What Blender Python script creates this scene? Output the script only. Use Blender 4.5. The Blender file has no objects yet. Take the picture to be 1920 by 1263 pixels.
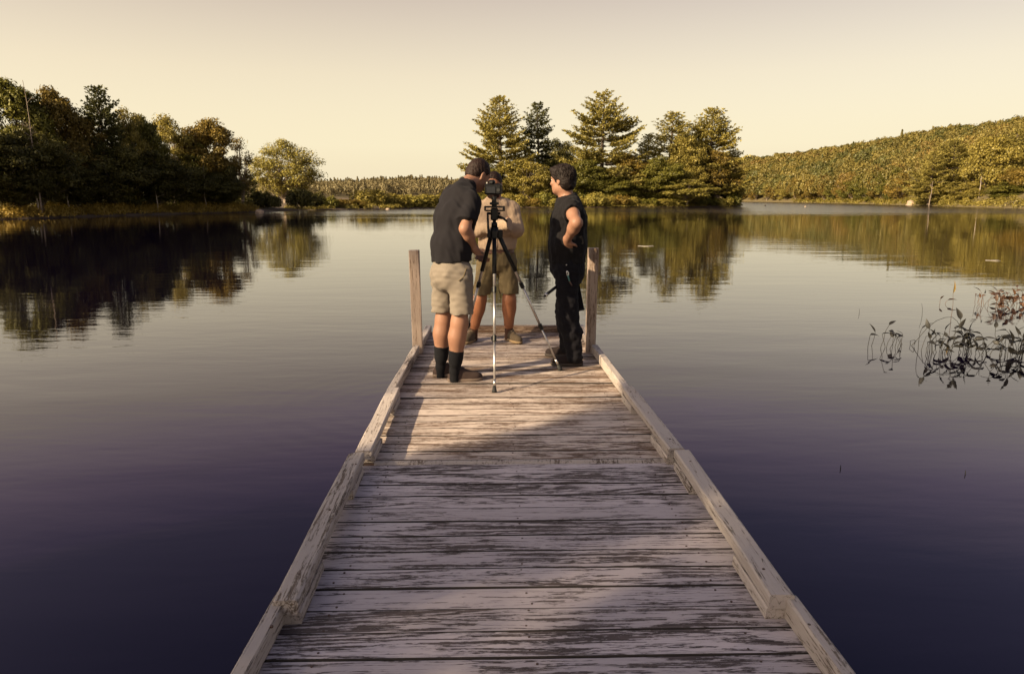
import bpy, bmesh, math, random
import numpy as np
from mathutils import Vector, Matrix
rng = np.random.default_rng(7); random.seed(7)
SC = bpy.context.scene
COL = SC.collection

# ------------------------------------------------------------------ camera, sky, sun, exposure
CAM_H, FPX, PITCH, YAW = 1.5, 1300.0, math.radians(11.29), math.radians(1.0)
cd = bpy.data.cameras.new('camera_view'); cam = bpy.data.objects.new('camera_view', cd); COL.objects.link(cam)
cd.sensor_width = 36; cd.lens = FPX/1920*36; cd.clip_start = .05; cd.clip_end = 6000
cam.location = (0, 0, CAM_H); cam.rotation_euler = (math.pi/2-PITCH, 0, -YAW)
SC.camera = cam
SUN_H = Vector((-.85, -.53, 0)).normalized(); SUN_E = math.radians(27)
SUN_V = Vector((SUN_H.x*math.cos(SUN_E), SUN_H.y*math.cos(SUN_E), math.sin(SUN_E)))
sd = bpy.data.lights.new('sun', 'SUN'); sun = bpy.data.objects.new('sun', sd); COL.objects.link(sun)
sd.energy = 5.0; sd.angle = math.radians(.6); sd.color = (1, .79, .50)
sun.rotation_euler = (-SUN_V).to_track_quat('-Z', 'Y').to_euler()
W = bpy.data.worlds.new('World'); SC.world = W; W.use_nodes = True
wn, wl = W.node_tree.nodes, W.node_tree.links
for n in list(wn): wn.remove(n)
sky = wn.new('ShaderNodeTexSky'); sky.sky_type = 'NISHITA'; sky.sun_disc = False
sky.sun_elevation = SUN_E; sky.sun_rotation = math.atan2(SUN_H.x, SUN_H.y) % (2*math.pi)
sky.air_density = 1.0; sky.dust_density = 8.0; sky.ozone_density = 1.0
tc = wn.new('ShaderNodeTexCoord'); sp = wn.new('ShaderNodeSeparateXYZ'); wl.new(tc.outputs['Generated'], sp.inputs[0])
rp = wn.new('ShaderNodeValToRGB'); wl.new(sp.outputs['Z'], rp.inputs[0])
# evening gradient by height above the horizon: cream, straw, mauve grey, dusk blue overhead
SKY_STOPS = [(0.0, (.90, .78, .54)), (.07, (.88, .765, .52)), (.16, (.74, .595, .37)), (.25, (.52, .375, .22)), (.29, (.44, .285, .245)), (.34, (.30, .165, .185)), (.42, (.10, .042, .07)), (.62, (.015, .003, .015)), (1.0, (.01, .003, .012))]
while len(rp.color_ramp.elements) < len(SKY_STOPS): rp.color_ramp.elements.new(.5)
for e, (p, c) in zip(rp.color_ramp.elements, SKY_STOPS): e.position = p; e.color = (*c, 1)
b1 = wn.new('ShaderNodeBackground'); b1.inputs[1].default_value = .05; wl.new(sky.outputs[0], b1.inputs[0])
b2 = wn.new('ShaderNodeBackground'); b2.inputs[1].default_value = .47; wl.new(rp.outputs[0], b2.inputs[0])
mx = wn.new('ShaderNodeAddShader'); wl.new(b1.outputs[0], mx.inputs[0]); wl.new(b2.outputs[0], mx.inputs[1])
wo = wn.new('ShaderNodeOutputWorld'); wl.new(mx.outputs[0], wo.inputs[0])
vs = SC.view_settings; vs.view_transform = 'Standard'; vs.look = 'None'; vs.gamma = 1; vs.exposure = 1.1
vs.use_curve_mapping = False
SC.cycles.max_bounces = 6; SC.cycles.transparent_max_bounces = 6; SC.cycles.diffuse_bounces = 2
SC.cycles.caustics_reflective = False; SC.cycles.caustics_refractive = False

# ------------------------------------------------------------------ helpers
_f = np.array([math.sin(YAW)*math.cos(PITCH), math.cos(YAW)*math.cos(PITCH), -math.sin(PITCH)])
_r = np.array([math.cos(YAW), -math.sin(YAW), 0]); _u = np.cross(_r, _f)
def ray(px, py): return _f+(px-960)/FPX*_r-(py-631.5)/FPX*_u
def on_plane(px, py, z=0.0):
    v = ray(px, py); return np.array([0, 0, CAM_H])+v*((z-CAM_H)/v[2])
def at(px, py, Y):
    v = ray(px, py); return np.array([0, 0, CAM_H])+v*(Y/v[1])
def tag(o, label=None, cat=None, group=None, kind=None):
    for k, v in (('label', label), ('category', cat), ('group', group), ('kind', kind)):
        if v: o[k] = v
    return o
def thing(name, label, cat, loc=(0, 0, 0), rz=0.0, group=None):
    o = bpy.data.objects.new(name, None); o.empty_display_size = .2; COL.objects.link(o)
    o.location = loc; o.rotation_euler = (0, 0, rz)
    return tag(o, label, cat, group)
def link(name, me, parent=None, mat=None):
    o = bpy.data.objects.new(name, me); COL.objects.link(o)
    if parent: o.parent = parent
    if mat and not me.materials: me.materials.append(mat)
    return o
def arr_mesh(name, V, Fq, mat=None, smooth=False, tint=None):
    """mesh from arrays: V (n,3), Fq (m,k)"""
    V = np.asarray(V, np.float32); Fq = np.asarray(Fq, np.int32); k = Fq.shape[1]
    me = bpy.data.meshes.new(name)
    me.vertices.add(len(V)); me.vertices.foreach_set('co', V.ravel())
    me.loops.add(Fq.size); me.loops.foreach_set('vertex_index', Fq.ravel())
    me.polygons.add(len(Fq))
    me.polygons.foreach_set('loop_start', np.arange(0, Fq.size, k, dtype=np.int32))
    me.polygons.foreach_set('loop_total', np.full(len(Fq), k, np.int32))
    if smooth: me.polygons.foreach_set('use_smooth', np.ones(len(Fq), bool))
    me.update(calc_edges=True)
    if tint is not None:
        a = me.attributes.new('tint', 'FLOAT', 'FACE'); a.data.foreach_set('value', np.asarray(tint, np.float32))
    if mat: me.materials.append(mat)
    return me
def bm_mesh(name, bm, mat=None, smooth=False):
    me = bpy.data.meshes.new(name); bm.normal_update(); bm.to_mesh(me); bm.free()
    if smooth:
        for p in me.polygons: p.use_smooth = True
    if mat: me.materials.append(mat)
    return me
def add_box(bm, c, s, R=None, bevel=0.0):
    r = bmesh.ops.create_cube(bm, size=1.0); vs_ = r['verts']
    M = Matrix.Translation(Vector(c)) @ (R.to_4x4() if R else Matrix.Identity(4)) @ Matrix.Diagonal((*s, 1))
    bmesh.ops.transform(bm, matrix=M, verts=vs_)
    if bevel:
        es = list({e for v in vs_ for e in v.link_edges})
        bmesh.ops.bevel(bm, geom=es, offset=bevel, segments=1, affect='EDGES')
def frame_of(d):
    d = Vector(d).normalized(); a = Vector((0, 0, 1)) if abs(d.z) < .9 else Vector((1, 0, 0))
    x = d.cross(a).normalized(); y = d.cross(x).normalized(); return x, y, d
def add_tube(bm, pts, rad, n=8, caps=True):
    pts = [Vector(p) for p in pts]; rings = []
    if not hasattr(rad, '__len__'): rad = [rad]*len(pts)
    x = None
    for i, p in enumerate(pts):
        d = (pts[min(i+1, len(pts)-1)]-pts[max(i-1, 0)]).normalized()
        if x is None: x, y, _ = frame_of(d)
        else:
            x = (x-d*x.dot(d)).normalized(); y = d.cross(x)
        rings.append([bm.verts.new(p+(x*math.cos(2*math.pi*k/n)+y*math.sin(2*math.pi*k/n))*rad[i]) for k in range(n)])
    for a, b in zip(rings, rings[1:]):
        for k in range(n): bm.faces.new((a[k], a[(k+1) % n], b[(k+1) % n], b[k]))
    if caps and n > 2: bm.faces.new(rings[0][::-1]); bm.faces.new(rings[-1])
def tube_arrays(pts, rad, n=5):
    pts = np.asarray(pts, float); m = len(pts)
    d = np.gradient(pts, axis=0); d /= np.linalg.norm(d, axis=1)[:, None]+1e-9
    a = np.array([1., 0, 0]) if abs(d[0, 0]) < .8 else np.array([0, 1., 0])
    x = a-d*(d@a)[:, None]; x /= np.linalg.norm(x, axis=1)[:, None]+1e-9
    y = np.cross(d, x); th = np.arange(n)*2*np.pi/n
    V = pts[:, None, :]+(x[:, None, :]*np.cos(th)[None, :, None]+y[:, None, :]*np.sin(th)[None, :, None])*np.asarray(rad, float)[:, None, None]
    i = np.arange(m-1)[:, None]*n; k = np.arange(n)[None, :]; k2 = (k+1) % n
    F = np.stack([i+k, i+k2, i+n+k2, i+n+k], -1).reshape(-1, 4)
    return V.reshape(-1, 3), F
class Acc:
    """collects quads"""
    def __init__(s): s.V = []; s.F = []; s.T = []; s.n = 0
    def add(s, V, F, t=None):
        V = np.asarray(V); F = np.asarray(F); s.V.append(V); s.F.append(F+s.n); s.n += len(V)
        s.T.append(np.zeros(len(F)) if t is None else np.broadcast_to(np.asarray(t, float), (len(F),)))
    def mesh(s, name, mat=None, smooth=False):
        return arr_mesh(name, np.concatenate(s.V), np.concatenate(s.F), mat, smooth, np.concatenate(s.T))
def copy_thing(o, loc, rz, scale, label, group=None, mats=None):
    c = o.copy(); COL.objects.link(c); c.location = loc; c.rotation_euler = (0, 0, rz); c.scale = scale; c['label'] = label
    if group: c['group'] = group
    for ch in o.children:
        d = ch.copy(); COL.objects.link(d); d.parent = c
        if mats and ch.name.split('.')[0] in mats and d.material_slots:
            d.material_slots[0].link = 'OBJECT'; d.material_slots[0].material = mats[ch.name.split('.')[0]]
    return c
# ------------------------------------------------------------------ materials
class NT:
    def __init__(s, name):
        s.m = bpy.data.materials.new(name); s.m.use_nodes = True; s.t = s.m.node_tree; s.N = s.t.nodes; s.L = s.t.links
        s.bsdf = s.N['Principled BSDF']; s.out = s.N['Material Output']
    def n(s, typ, **kw):
        nd = s.N.new('ShaderNode'+typ)
        for k, v in kw.items():
            if k.startswith('i_'):
                key = k[2:]; key = int(key) if key.isdigit() else key.replace('_', ' ')
                s.set(nd, key, v)
            else: setattr(nd, k, v)
        return nd
    def set(s, nd, key, v):
        sock = nd.inputs[key]
        if isinstance(v, bpy.types.NodeSocket): s.L.new(v, sock)
        else: sock.default_value = v
    def math(s, op, a, b=None, clamp=False):
        nd = s.n('Math', operation=op, use_clamp=clamp); s.set(nd, 0, a)
        if b is not None: s.set(nd, 1, b)
        return nd.outputs[0]
    def mix(s, f, a, b):
        nd = s.n('MixRGB'); s.set(nd, 0, f); s.set(nd, 1, a if not isinstance(a, tuple) else (*a, 1)[:4]); s.set(nd, 2, b if not isinstance(b, tuple) else (*b, 1)[:4])
        return nd.outputs[0]
    def noise(s, vec, scale, detail=4, rough=.55, dist=0.0):
        nd = s.n('TexNoise', i_Scale=scale, i_Detail=detail, i_Roughness=rough, i_Distortion=dist)
        if vec is not None: s.set(nd, 'Vector', vec)
        return nd.outputs[0]
    def mapping(s, vec, scale=(1, 1, 1), loc=(0, 0, 0)):
        nd = s.n('Mapping'); s.set(nd, 'Vector', vec); s.set(nd, 'Scale', scale); s.set(nd, 'Location', loc); return nd.outputs[0]
    def ramp(s, f, a, b):
        nd = s.n('MapRange', interpolation_type='SMOOTHSTEP'); s.set(nd, 0, f); s.set(nd, 1, a); s.set(nd, 2, b); return nd.outputs[0]
    def bump(s, h, dist, strength=1.0):
        nd = s.n('Bump', i_Strength=strength, i_Distance=dist); s.set(nd, 'Height', h); s.L.new(nd.outputs[0], s.bsdf.inputs['Normal']); return nd
def plain(name, col, rough=.6, metal=0.0, spec=.5, var=.12, scale=30., bump=0.0, bscale=200.):
    t = NT(name); o = t.n('TexCoord').outputs['Object']
    f = t.noise(o, scale, 5)
    a = tuple(c*(1-var) for c in col); b = tuple(min(1, c*(1+var)) for c in col)
    t.set(t.bsdf, 'Base Color', t.mix(f, a, b)); t.set(t.bsdf, 'Roughness', rough); t.set(t.bsdf, 'Metallic', metal); t.set(t.bsdf, 'Specular IOR Level', spec)
    if bump: t.bump(t.noise(o, bscale, 3), bump)
    return t.m
def leaf_mat(name, dark, light, transl=.3, hue_noise=.25):
    t = NT(name); g = t.n('TexCoord').outputs['Object']
    tint = t.n('Attribute', attribute_name='tint').outputs['Fac']
    rnd = t.n('ObjectInfo').outputs['Random']
    f = t.math('ADD', t.math('MULTIPLY', tint, .7), t.math('MULTIPLY', t.noise(g, .35, 2), .3))
    f = t.math('ADD', f, t.math('MULTIPLY', t.math('SUBTRACT', rnd, .5), hue_noise), True)
    c = t.mix(f, dark, light)
    d = t.n('BsdfDiffuse'); t.set(d, 'Color', c)
    tr = t.n('BsdfTranslucent'); t.set(tr, 'Color', c)
    gl = t.n('BsdfGlossy', i_Roughness=.5); t.set(gl, 'Color', (.6, .6, .5, 1))
    m1 = t.n('MixShader', i_0=transl); t.L.new(d.outputs[0], m1.inputs[1]); t.L.new(tr.outputs[0], m1.inputs[2])
    m2 = t.n('MixShader', i_0=.04); t.L.new(m1.outputs[0], m2.inputs[1]); t.L.new(gl.outputs[0], m2.inputs[2])
    t.L.new(m2.outputs[0], t.out.inputs[0]); t.N.remove(t.bsdf)
    return t.m
def painted_wood(name, axis, wear, paint, bare, fine=1.0, fig=.050):
    """old paint worn off along the grain; axis = grain axis of the piece"""
    t = NT(name); o = t.n('TexCoord').outputs['Object']; rnd = t.n('ObjectInfo').outputs['Random']
    off = t.n('CombineXYZ'); t.set(off, 0, t.math('MULTIPLY', rnd, 57.)); t.set(off, 1, t.math('MULTIPLY', rnd, 31.)); t.set(off, 2, t.math('MULTIPLY', rnd, 83.))
    v = t.n('VectorMath', operation='ADD'); t.set(v, 0, o); t.set(v, 1, off.outputs[0]); v = v.outputs[0]
    def st(a, b, c=None):
        s = [b*fine, b*fine, b*fine]; s[axis] = a; return t.mapping(v, tuple(s))
    # gentle bending of the grain round knots
    warp = t.noise(t.mapping(v, tuple(.7 if q == axis else 2.5 for q in range(3))), 2.2, 2)
    wv = t.n('VectorMath', operation='ADD'); t.set(wv, 0, v)
    cw = t.n('CombineXYZ'); bend = t.math('MULTIPLY', t.math('SUBTRACT', warp, .5), .045)
    t.set(cw, 1 if axis == 0 else 0, bend); t.set(wv, 1, cw.outputs[0]); wv = wv.outputs[0]
    def st2(a, b):
        s = [b*fine]*3; s[axis] = a; return t.mapping(wv, tuple(s))
    streak = t.noise(st2(3.2, 64), 1.0, 7, .66)
    grain = t.noise(st2(3.0, 190), 1.0, 3, .6)
    chip = t.noise(st2(22, 95), 1.0, 6, .72)
    zone = t.noise(st(1.5, 7), 1.0, 3)
    arch = t.math('SINE', t.math('MULTIPLY', t.noise(st2(.55, 6.5), 1.0, 1, .4), 95.))      # cathedral figure of flat-sawn boards
    # wear value: higher = bare
    w = t.math('ADD', t.math('MULTIPLY', streak, .58), t.math('MULTIPLY', zone, .46))
    w = t.math('ADD', w, t.math('MULTIPLY', grain, .40)); w = t.math('ADD', w, t.math('MULTIPLY', chip, .46))
    w = t.math('ADD', w, t.math('MULTIPLY', arch, fig))
    w = t.math('ADD', w, t.math('MULTIPLY', t.math('SUBTRACT', t.math('FRACT', t.math('MULTIPLY', rnd, 7.31)), .5), .09))
    thr = 1.03-(wear-.13)
    m = t.ramp(w, thr-.012, thr+.026)
    ck = t.noise(st2(.9, 34), 1.0, 3, .5); ck = t.math('ABSOLUTE', t.math('SUBTRACT', ck, .5)); ckm = t.math('MULTIPLY', t.math('SUBTRACT', 1.0, t.ramp(ck, .003, .014)), t.ramp(chip, .42, .56))
    m = t.math('MAXIMUM', m, ckm)
    thin = t.ramp(w, thr-.12, thr)                       # paint thins before it goes
    pc = t.mix(t.math('MULTIPLY', thin, .35), paint, tuple(p*.62+b*.38 for p, b in zip(paint, bare)))
    pc = t.mix(t.math('MULTIPLY', t.noise(v, 6, 4), .35), pc, tuple(c*.8 for c in paint))
    tone = t.math('ADD', .84, t.math('MULTIPLY', t.math('FRACT', t.math('MULTIPLY', rnd, 13.7)), .26)); hs = t.n('HueSaturation'); t.set(hs, 'Value', tone); t.set(hs, 'Color', pc); pc = hs.outputs[0]
    bc = t.mix(t.ramp(grain, .35, .65), tuple(c*.55 for c in bare), tuple(min(1, c*1.5) for c in bare))
    t.set(t.bsdf, 'Base Color', t.mix(m, pc, bc))
    t.set(t.bsdf, 'Roughness', t.math('ADD', .52, t.math('MULTIPLY', m, .3))); t.set(t.bsdf, 'Specular IOR Level', .35)
    h = t.math('ADD', t.math('MULTIPLY', m, -.6), t.math('MULTIPLY', grain, .35)); h = t.math('ADD', h, t.math('MULTIPLY', streak, .4))
    t.bump(h, .0032)
    return t.m
M = {}
M['plank'] = painted_wood('plank_paint', 0, .175, (.47, .41, .425), (.070, .054, .052))
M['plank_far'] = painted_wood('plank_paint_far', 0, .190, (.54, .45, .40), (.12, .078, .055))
M['plank_side'] = plain('plank_side', (.022, .017, .015), .9, var=.4)
M['rail'] = painted_wood('rail_paint', 1, .115, (.41, .355, .325), (.10, .075, .06), 1.0, .012)
M['post'] = painted_wood('post_wood', 2, .15, (.37, .285, .235), (.15, .10, .07), 1.0, .02)
M['beam'] = painted_wood('beam_wood', 0, .26, (.30, .22, .17), (.10, .06, .04))
M['dark_wood'] = plain('dark_wood', (.04, .03, .025), .85, var=.4)
M['rust'] = plain('rusty_metal', (.07, .04, .03), .7, var=.4)
M['bark'] = plain('bark', (.10, .075, .055), .9, var=.45, scale=6)
M['pale_bark'] = plain('pale_bark', (.34, .28, .22), .85, var=.35, scale=5)
M['grey_bark'] = plain('grey_bark', (.22, .17, .13), .9, var=.4, scale=5)
M['rock'] = plain('rock', (.30, .22, .16), .85, var=.35, scale=2.5, bump=.05, bscale=6)
M['soil'] = plain('soil', (.09, .06, .035), .95, var=.5, scale=.4)
M['hill_ground'] = plain('hill_ground', (.10, .075, .028), .95, var=.4, scale=.05)
M['leaf_green'] = leaf_mat('leaf_green', (.055, .056, .011), (.23, .205, .034))
M['leaf_gold'] = leaf_mat('leaf_gold', (.13, .108, .022), (.38, .30, .065))
M['leaf_scrub_sunlit'] = leaf_mat('leaf_scrub_sunlit', (.12, .085, .015), (.44, .29, .05))  # brightened colour stands in for sunlight on scrub lying in tree shade
M['leaf_dark'] = leaf_mat('leaf_dark', (.028, .028, .009), (.125, .108, .023), .2)  # dark tone also stands in for shade low in the left wood
M['leaf_russet'] = leaf_mat('leaf_russet', (.085, .065, .014), (.33, .22, .042))
M['leaf_bright'] = leaf_mat('leaf_bright', (.17, .145, .028), (.42, .35, .085))
M['needle'] = leaf_mat('needle', (.15, .13, .034), (.44, .365, .095), .3)
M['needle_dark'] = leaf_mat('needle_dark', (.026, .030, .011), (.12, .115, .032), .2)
M['hill_leaf'] = leaf_mat('hill_leaf', (.062, .056, .016), (.215, .168, .042), .2)
M['hill_green'] = leaf_mat('hill_green', (.045, .048, .014), (.155, .145, .040), .2)
M['hill_russet'] = leaf_mat('hill_russet', (.085, .060, .018), (.25, .165, .045), .2)
M['far_leaf_haze'] = leaf_mat('far_leaf_haze', (.12, .10, .050), (.23, .182, .088), .15)  # pale, low-contrast colour paints distance haze onto the far hill

# ------------------------------------------------------------------ water
WZ = -.40
def build_water():
    t = NT('lake_water'); b = t.bsdf
    pos = t.n('NewGeometry').outputs['Position']
    n1 = t.noise(t.mapping(pos, (.55, 1.7, 1)), 1.0, 3, .5, .4)
    n2 = t.noise(t.mapping(pos, (1.8, 6.0, 1), (3, 9, 0)), 1.0, 3, .55)
    n3 = t.noise(t.mapping(pos, (.06, .16, 1), (7, 1, 0)), 1.0, 2)
    n4 = t.noise(t.mapping(pos, (.25, .8, 1), (17, 5, 0)), 1.0, 2)
    wind = t.ramp(n3, .42, .66)
    sepp = t.n('SeparateXYZ'); t.set(sepp, 0, pos)
    far = t.math('MULTIPLY', t.ramp(t.math('ADD', sepp.outputs['Y'], t.math('MULTIPLY', n3, 60.)), 95., 135.), 1.0)
    h = t.math('ADD', t.math('MULTIPLY', n1, .0026), t.math('MULTIPLY', n4, .006))
    h2 = t.math('MULTIPLY', n2, t.math('ADD', .0006, t.math('ADD', t.math('MULTIPLY', wind, .0012), t.math('MULTIPLY', far, .006))))
    h = t.math('ADD', h, h2)
    # rings spreading from the dock's left edge
    rv = t.n('VectorMath', operation='DISTANCE'); t.set(rv, 0, pos); t.set(rv, 1, (-.95, 6.3, WZ)); r_ = rv.outputs['Value']
    ring = t.math('MULTIPLY', t.math('SINE', t.math('MULTIPLY', r_, 30.)), t.math('MULTIPLY', t.math('MULTIPLY', n1, .0003), t.math('SUBTRACT', 1.0, t.ramp(r_, .3, 2.2))))
    h = t.math('ADD', h, ring)
    t.bump(h, 1.0)
    t.set(b, 'Base Color', (.002, .001, .006, 1)); t.set(b, 'IOR', 1.48); t.set(b, 'Specular Tint', (.70, .50, .85, 1))
    t.set(b, 'Roughness', t.math('ADD', .015, t.math('MULTIPLY', far, .16)))
    nx = np.concatenate([-np.geomspace(3000, 20, 14), np.linspace(-14, 14, 8), np.geomspace(20, 3000, 14)])
    ny = np.concatenate([[-400, -100, -30, -8], np.linspace(0, 30, 10), np.geomspace(40, 4000, 22)])
    X, Y = np.meshgrid(nx, ny, indexing='ij'); V = np.stack([X, Y, np.full_like(X, WZ)], -1).reshape(-1, 3)
    i, j = np.meshgrid(np.arange(len(nx)-1), np.arange(len(ny)-1), indexing='ij'); q = (i*len(ny)+j).ravel()
    F = np.stack([q, q+len(ny), q+len(ny)+1, q+1], -1)
    tag(link('water', arr_mesh('water', V, F, t.m)), 'calm lake water reflecting trees and pale evening sky', kind='structure')
build_water()

# ------------------------------------------------------------------ land
def smooth_poly(pts, step):
    pts = np.asarray(pts, float); out = []
    d = np.concatenate([[0], np.cumsum(np.linalg.norm(np.diff(pts, axis=0), axis=1))]); s = np.arange(0, d[-1], step)
    return np.stack([np.interp(s, d, pts[:, k]) for k in range(pts.shape[1])], -1)
def land_strip(name, label, shore, side, widths, heights, step, mat):
    P = smooth_poly(shore, step); d = np.gradient(P, axis=0); d /= np.linalg.norm(d, axis=1)[:, None]
    k = max(1, int(12/step)); ker = np.ones(2*k+1)/(2*k+1)
    for c in range(2): d[:, c] = np.convolve(np.pad(d[:, c], k, mode='edge'), ker, 'valid')
    d /= np.linalg.norm(d, axis=1)[:, None]
    nrm = np.stack([-d[:, 1], d[:, 0]], -1)*side
    wob = np.convolve(rng.normal(0, 1, len(P)+8), np.ones(9)/9, 'valid')[:len(P)]*min(.8, step)
    rows = []
    for w_, h_ in zip(widths, heights):
        xy = P+nrm*(w_+wob[:, None]*(1 if w_ < 20 else 0)); z = WZ+h_+rng.normal(0, .08*max(0, min(h_, 3)), len(P))
        rows.append(np.column_stack([xy, z]))
    V = np.concatenate(rows); m = len(P); i, j = np.meshgrid(np.arange(len(widths)-1), np.arange(m-1), indexing='ij'); q = (i*m+j).ravel()
    F = np.stack([q, q+1, q+m+1, q+m], -1)
    tag(link(name, arr_mesh(name, V, F, mat, True)), label, kind='structure')
    return P, nrm
LB_SHORE = [(-7.5, -8), (-10, 0), (-17, 13), (-31, 34), (-42, 52), (-46.5, 66), (-42.5, 80.5), (-34, 99), (-29.6, 117), (-14.7, 142), (-6.5, 150), (22, 150), (40, 156), (57.5, 168), (62, 180)]
LBP, LBN = land_strip('lake_shore', 'low wooded shore curving round the left side of the lake', LB_SHORE, 1,
    (-1.2, .3, 2, 6, 20, 45), (-.6, .06, .3, .6, 1.2, 2.0), 1.5, M['soil'])
land_strip('near_shore', 'grassy shore where the dock starts', [(30, -5.5), (6, -4), (-3, -4), (-7.5, -8)], 1, (-1, .3, 2, 8, 40), (-.6, .1, .35, .6, 1.5), 1.5, M['soil'])
# ------------------------------------------------------------------ the dock: two hinged sections
def plank_mesh(seed, L, wd, mat='plank'):
    r = np.random.default_rng(seed); st = np.linspace(-L/2, L/2, 5); st[0] += r.normal(0, .003); st[-1] += r.normal(0, .003)
    prof = [(-.5, -.034), (-.5, -.006), (-.482, 0), (.482, 0), (.5, -.006), (.5, -.034)]
    V = []
    for s in st:
        a, b, c = r.normal(0, .0012), r.normal(0, .0012), r.normal(0, .0010)
        for (y, z) in prof: V.append((s, y*wd+(a if y < 0 else b), z+c))
    F = []
    bm = bmesh.new(); vv = [bm.verts.new(v) for v in V]
    for i in range(4):
        for k in range(6): bm.faces.new((vv[i*6+k], vv[i*6+(k+1) % 6], vv[i*6+6+(k+1) % 6], vv[i*6+6+k]))
    bm.faces.new(vv[0:6][::-1]); bm.faces.new(vv[-6:]); bmesh.ops.recalc_face_normals(bm, faces=bm.faces)
    for fc in bm.faces:
        if abs(fc.normal.y) > .3: fc.material_index = 1
    me = bm_mesh('plank', bm, M[mat]); me.materials.append(M['plank_side']); return me
PLM = [plank_mesh(40+i, 1.845, .1368) for i in range(7)]; PLF = [plank_mesh(60+i, 1.82, .1368, 'plank_far') for i in range(7)]
def beam_mesh(name, s, mat, seed, bevel=.006, axis=1, seg=4):
    """timber with worn corners and slightly wavy arrises; long side on the given axis"""
    r = np.random.default_rng(seed); ax = [0, 1, 2]; ax.remove(axis); L = s[axis]; a, b = s[ax[0]]/2, s[ax[1]]/2; e = bevel
    prof = [(-a+e, -b), (a-e, -b), (a, -b+e), (a, b-e), (a-e, b), (-a+e, b), (-a, b-e), (-a, -b+e)]
    bm = bmesh.new(); rings = []
    for i in range(seg+1):
        t = -L/2+L*i/seg; ring = []
        for (p, q) in prof:
            v = [0, 0, 0]; v[axis] = t+r.normal(0, .0015); v[ax[0]] = p+r.normal(0, .0016); v[ax[1]] = q+r.normal(0, .0016); ring.append(bm.verts.new(v))
        rings.append(ring)
    for A, B in zip(rings, rings[1:]):
        for k in range(8): bm.faces.new((A[k], A[(k+1) % 8], B[(k+1) % 8], B[k]))
    bm.faces.new(rings[0]); bm.faces.new(rings[-1][::-1]); bmesh.ops.recalc_face_normals(bm, faces=bm.faces)
    return bm_mesh(name, bm, mat)
DX = .112                                    # centre line of the dock
near = thing('dock_section', 'near half of the dock, peeling pale paint on wide planks, below the hinged joint', 'dock', (DX, 1.2, 0))
far = thing('dock_section', 'far half of the dock with two tall posts, where the three men stand', 'dock', (DX, 5.8, 0))
def part(name, me, root, loc, rot=(0, 0, 0), sub=None):
    o = link(name, me, sub or root); b = root.location
    o.location = (loc[0]-b.x, loc[1]-b.y, loc[2]-b.z) if sub is None else loc
    o.rotation_euler = rot; return o
y = 3.765; i = 0
while y > -4.2:
    o = part('plank', PLM[i*3 % 7], near, (DX+random.gauss(0, .004)-.001*(y-3.7), y-.0715, random.gauss(.004, .0016)), (random.gauss(0, .006), 0, math.radians(.28)+random.gauss(0, .0012)+(math.pi if i % 2 else 0)))
    y -= .1425+random.gauss(0, .0012); i += 1
y = 3.845
while y < 7.78:
    part('plank', PLF[(i*5+2) % 7], far, (DX-.006-.0042*(y-3.8)+random.gauss(0, .004), y+.0715, random.gauss(0, .0018)), (random.gauss(0, .006), 0, random.gauss(0, .0014)+(math.pi if i % 2 else 0)))
    y += .1425+random.gauss(0, .0012); i += 1
YEND = y
def nails(root):
    bm = bmesh.new()
    for o in root.children:
        if o.name.split('.')[0] != 'plank': continue
        for x in (-.74, -.02, .73):
            for yy in (-.042, .042):
                if random.random() < .12: continue
                c = Vector((o.location.x+x+random.gauss(0, .012), o.location.y+yy+random.gauss(0, .006), o.location.z)); vs_ = [bm.verts.new(c+Vector((math.cos(t)*.0048, math.sin(t)*.0048, .0016))) for t in np.linspace(0, 2*math.pi, 7)[:-1]]; lo_ = [bm.verts.new(v.co-Vector((0, 0, .006))) for v in vs_]
                bm.faces.new(vs_)
                for k in range(6): bm.faces.new((vs_[k], lo_[k], lo_[(k+1) % 6], vs_[(k+1) % 6]))
    bmesh.ops.recalc_face_normals(bm, faces=bm.faces); o = link('nail_heads', bm_mesh('nail_heads', bm, M['rust']), root); o['kind'] = 'stuff'
nails(near); nails(far)
# rounded lip over the hinge
bm = bmesh.new(); add_tube(bm, [(-.845, 0, 0), (.845, 0, 0)], .034, 12); o = part('hinge_pipe', bm_mesh('hinge_pipe', bm, M['rail'], False), far, (DX+.005, 3.807, -.022), (0, 0, math.radians(.2)))
for s in (-1, 1):
    bm = bmesh.new(); add_tube(bm, [(-.03, 0, 0), (.03, 0, 0)], .022, 10); part('hinge_sleeve', bm_mesh('hinge_sleeve', bm, M['rust']), near, (DX+s*.872, 3.807, -.022))
# stringers and floats below
for s in (-1, 1):
    part('stringer', beam_mesh('stringer', (.05, 7.9, .18), M['dark_wood'], 3), near, (DX+s*.83, -.2, -.13))
    part('stringer', beam_mesh('stringer', (.05, 3.9, .18), M['dark_wood'], 4), far, (DX-.01+s*.83, 5.82, -.13))
for yy in (4.6, 7.2): part('float', beam_mesh('float', (1.5, .7, .3), M['dark_wood'], 5, .03), far, (DX, yy, -.40))
for yy in (3.0, .4): part('float', beam_mesh('float', (1.5, .7, .3), M['dark_wood'], 6, .03), near, (DX, yy, -.40))
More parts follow.
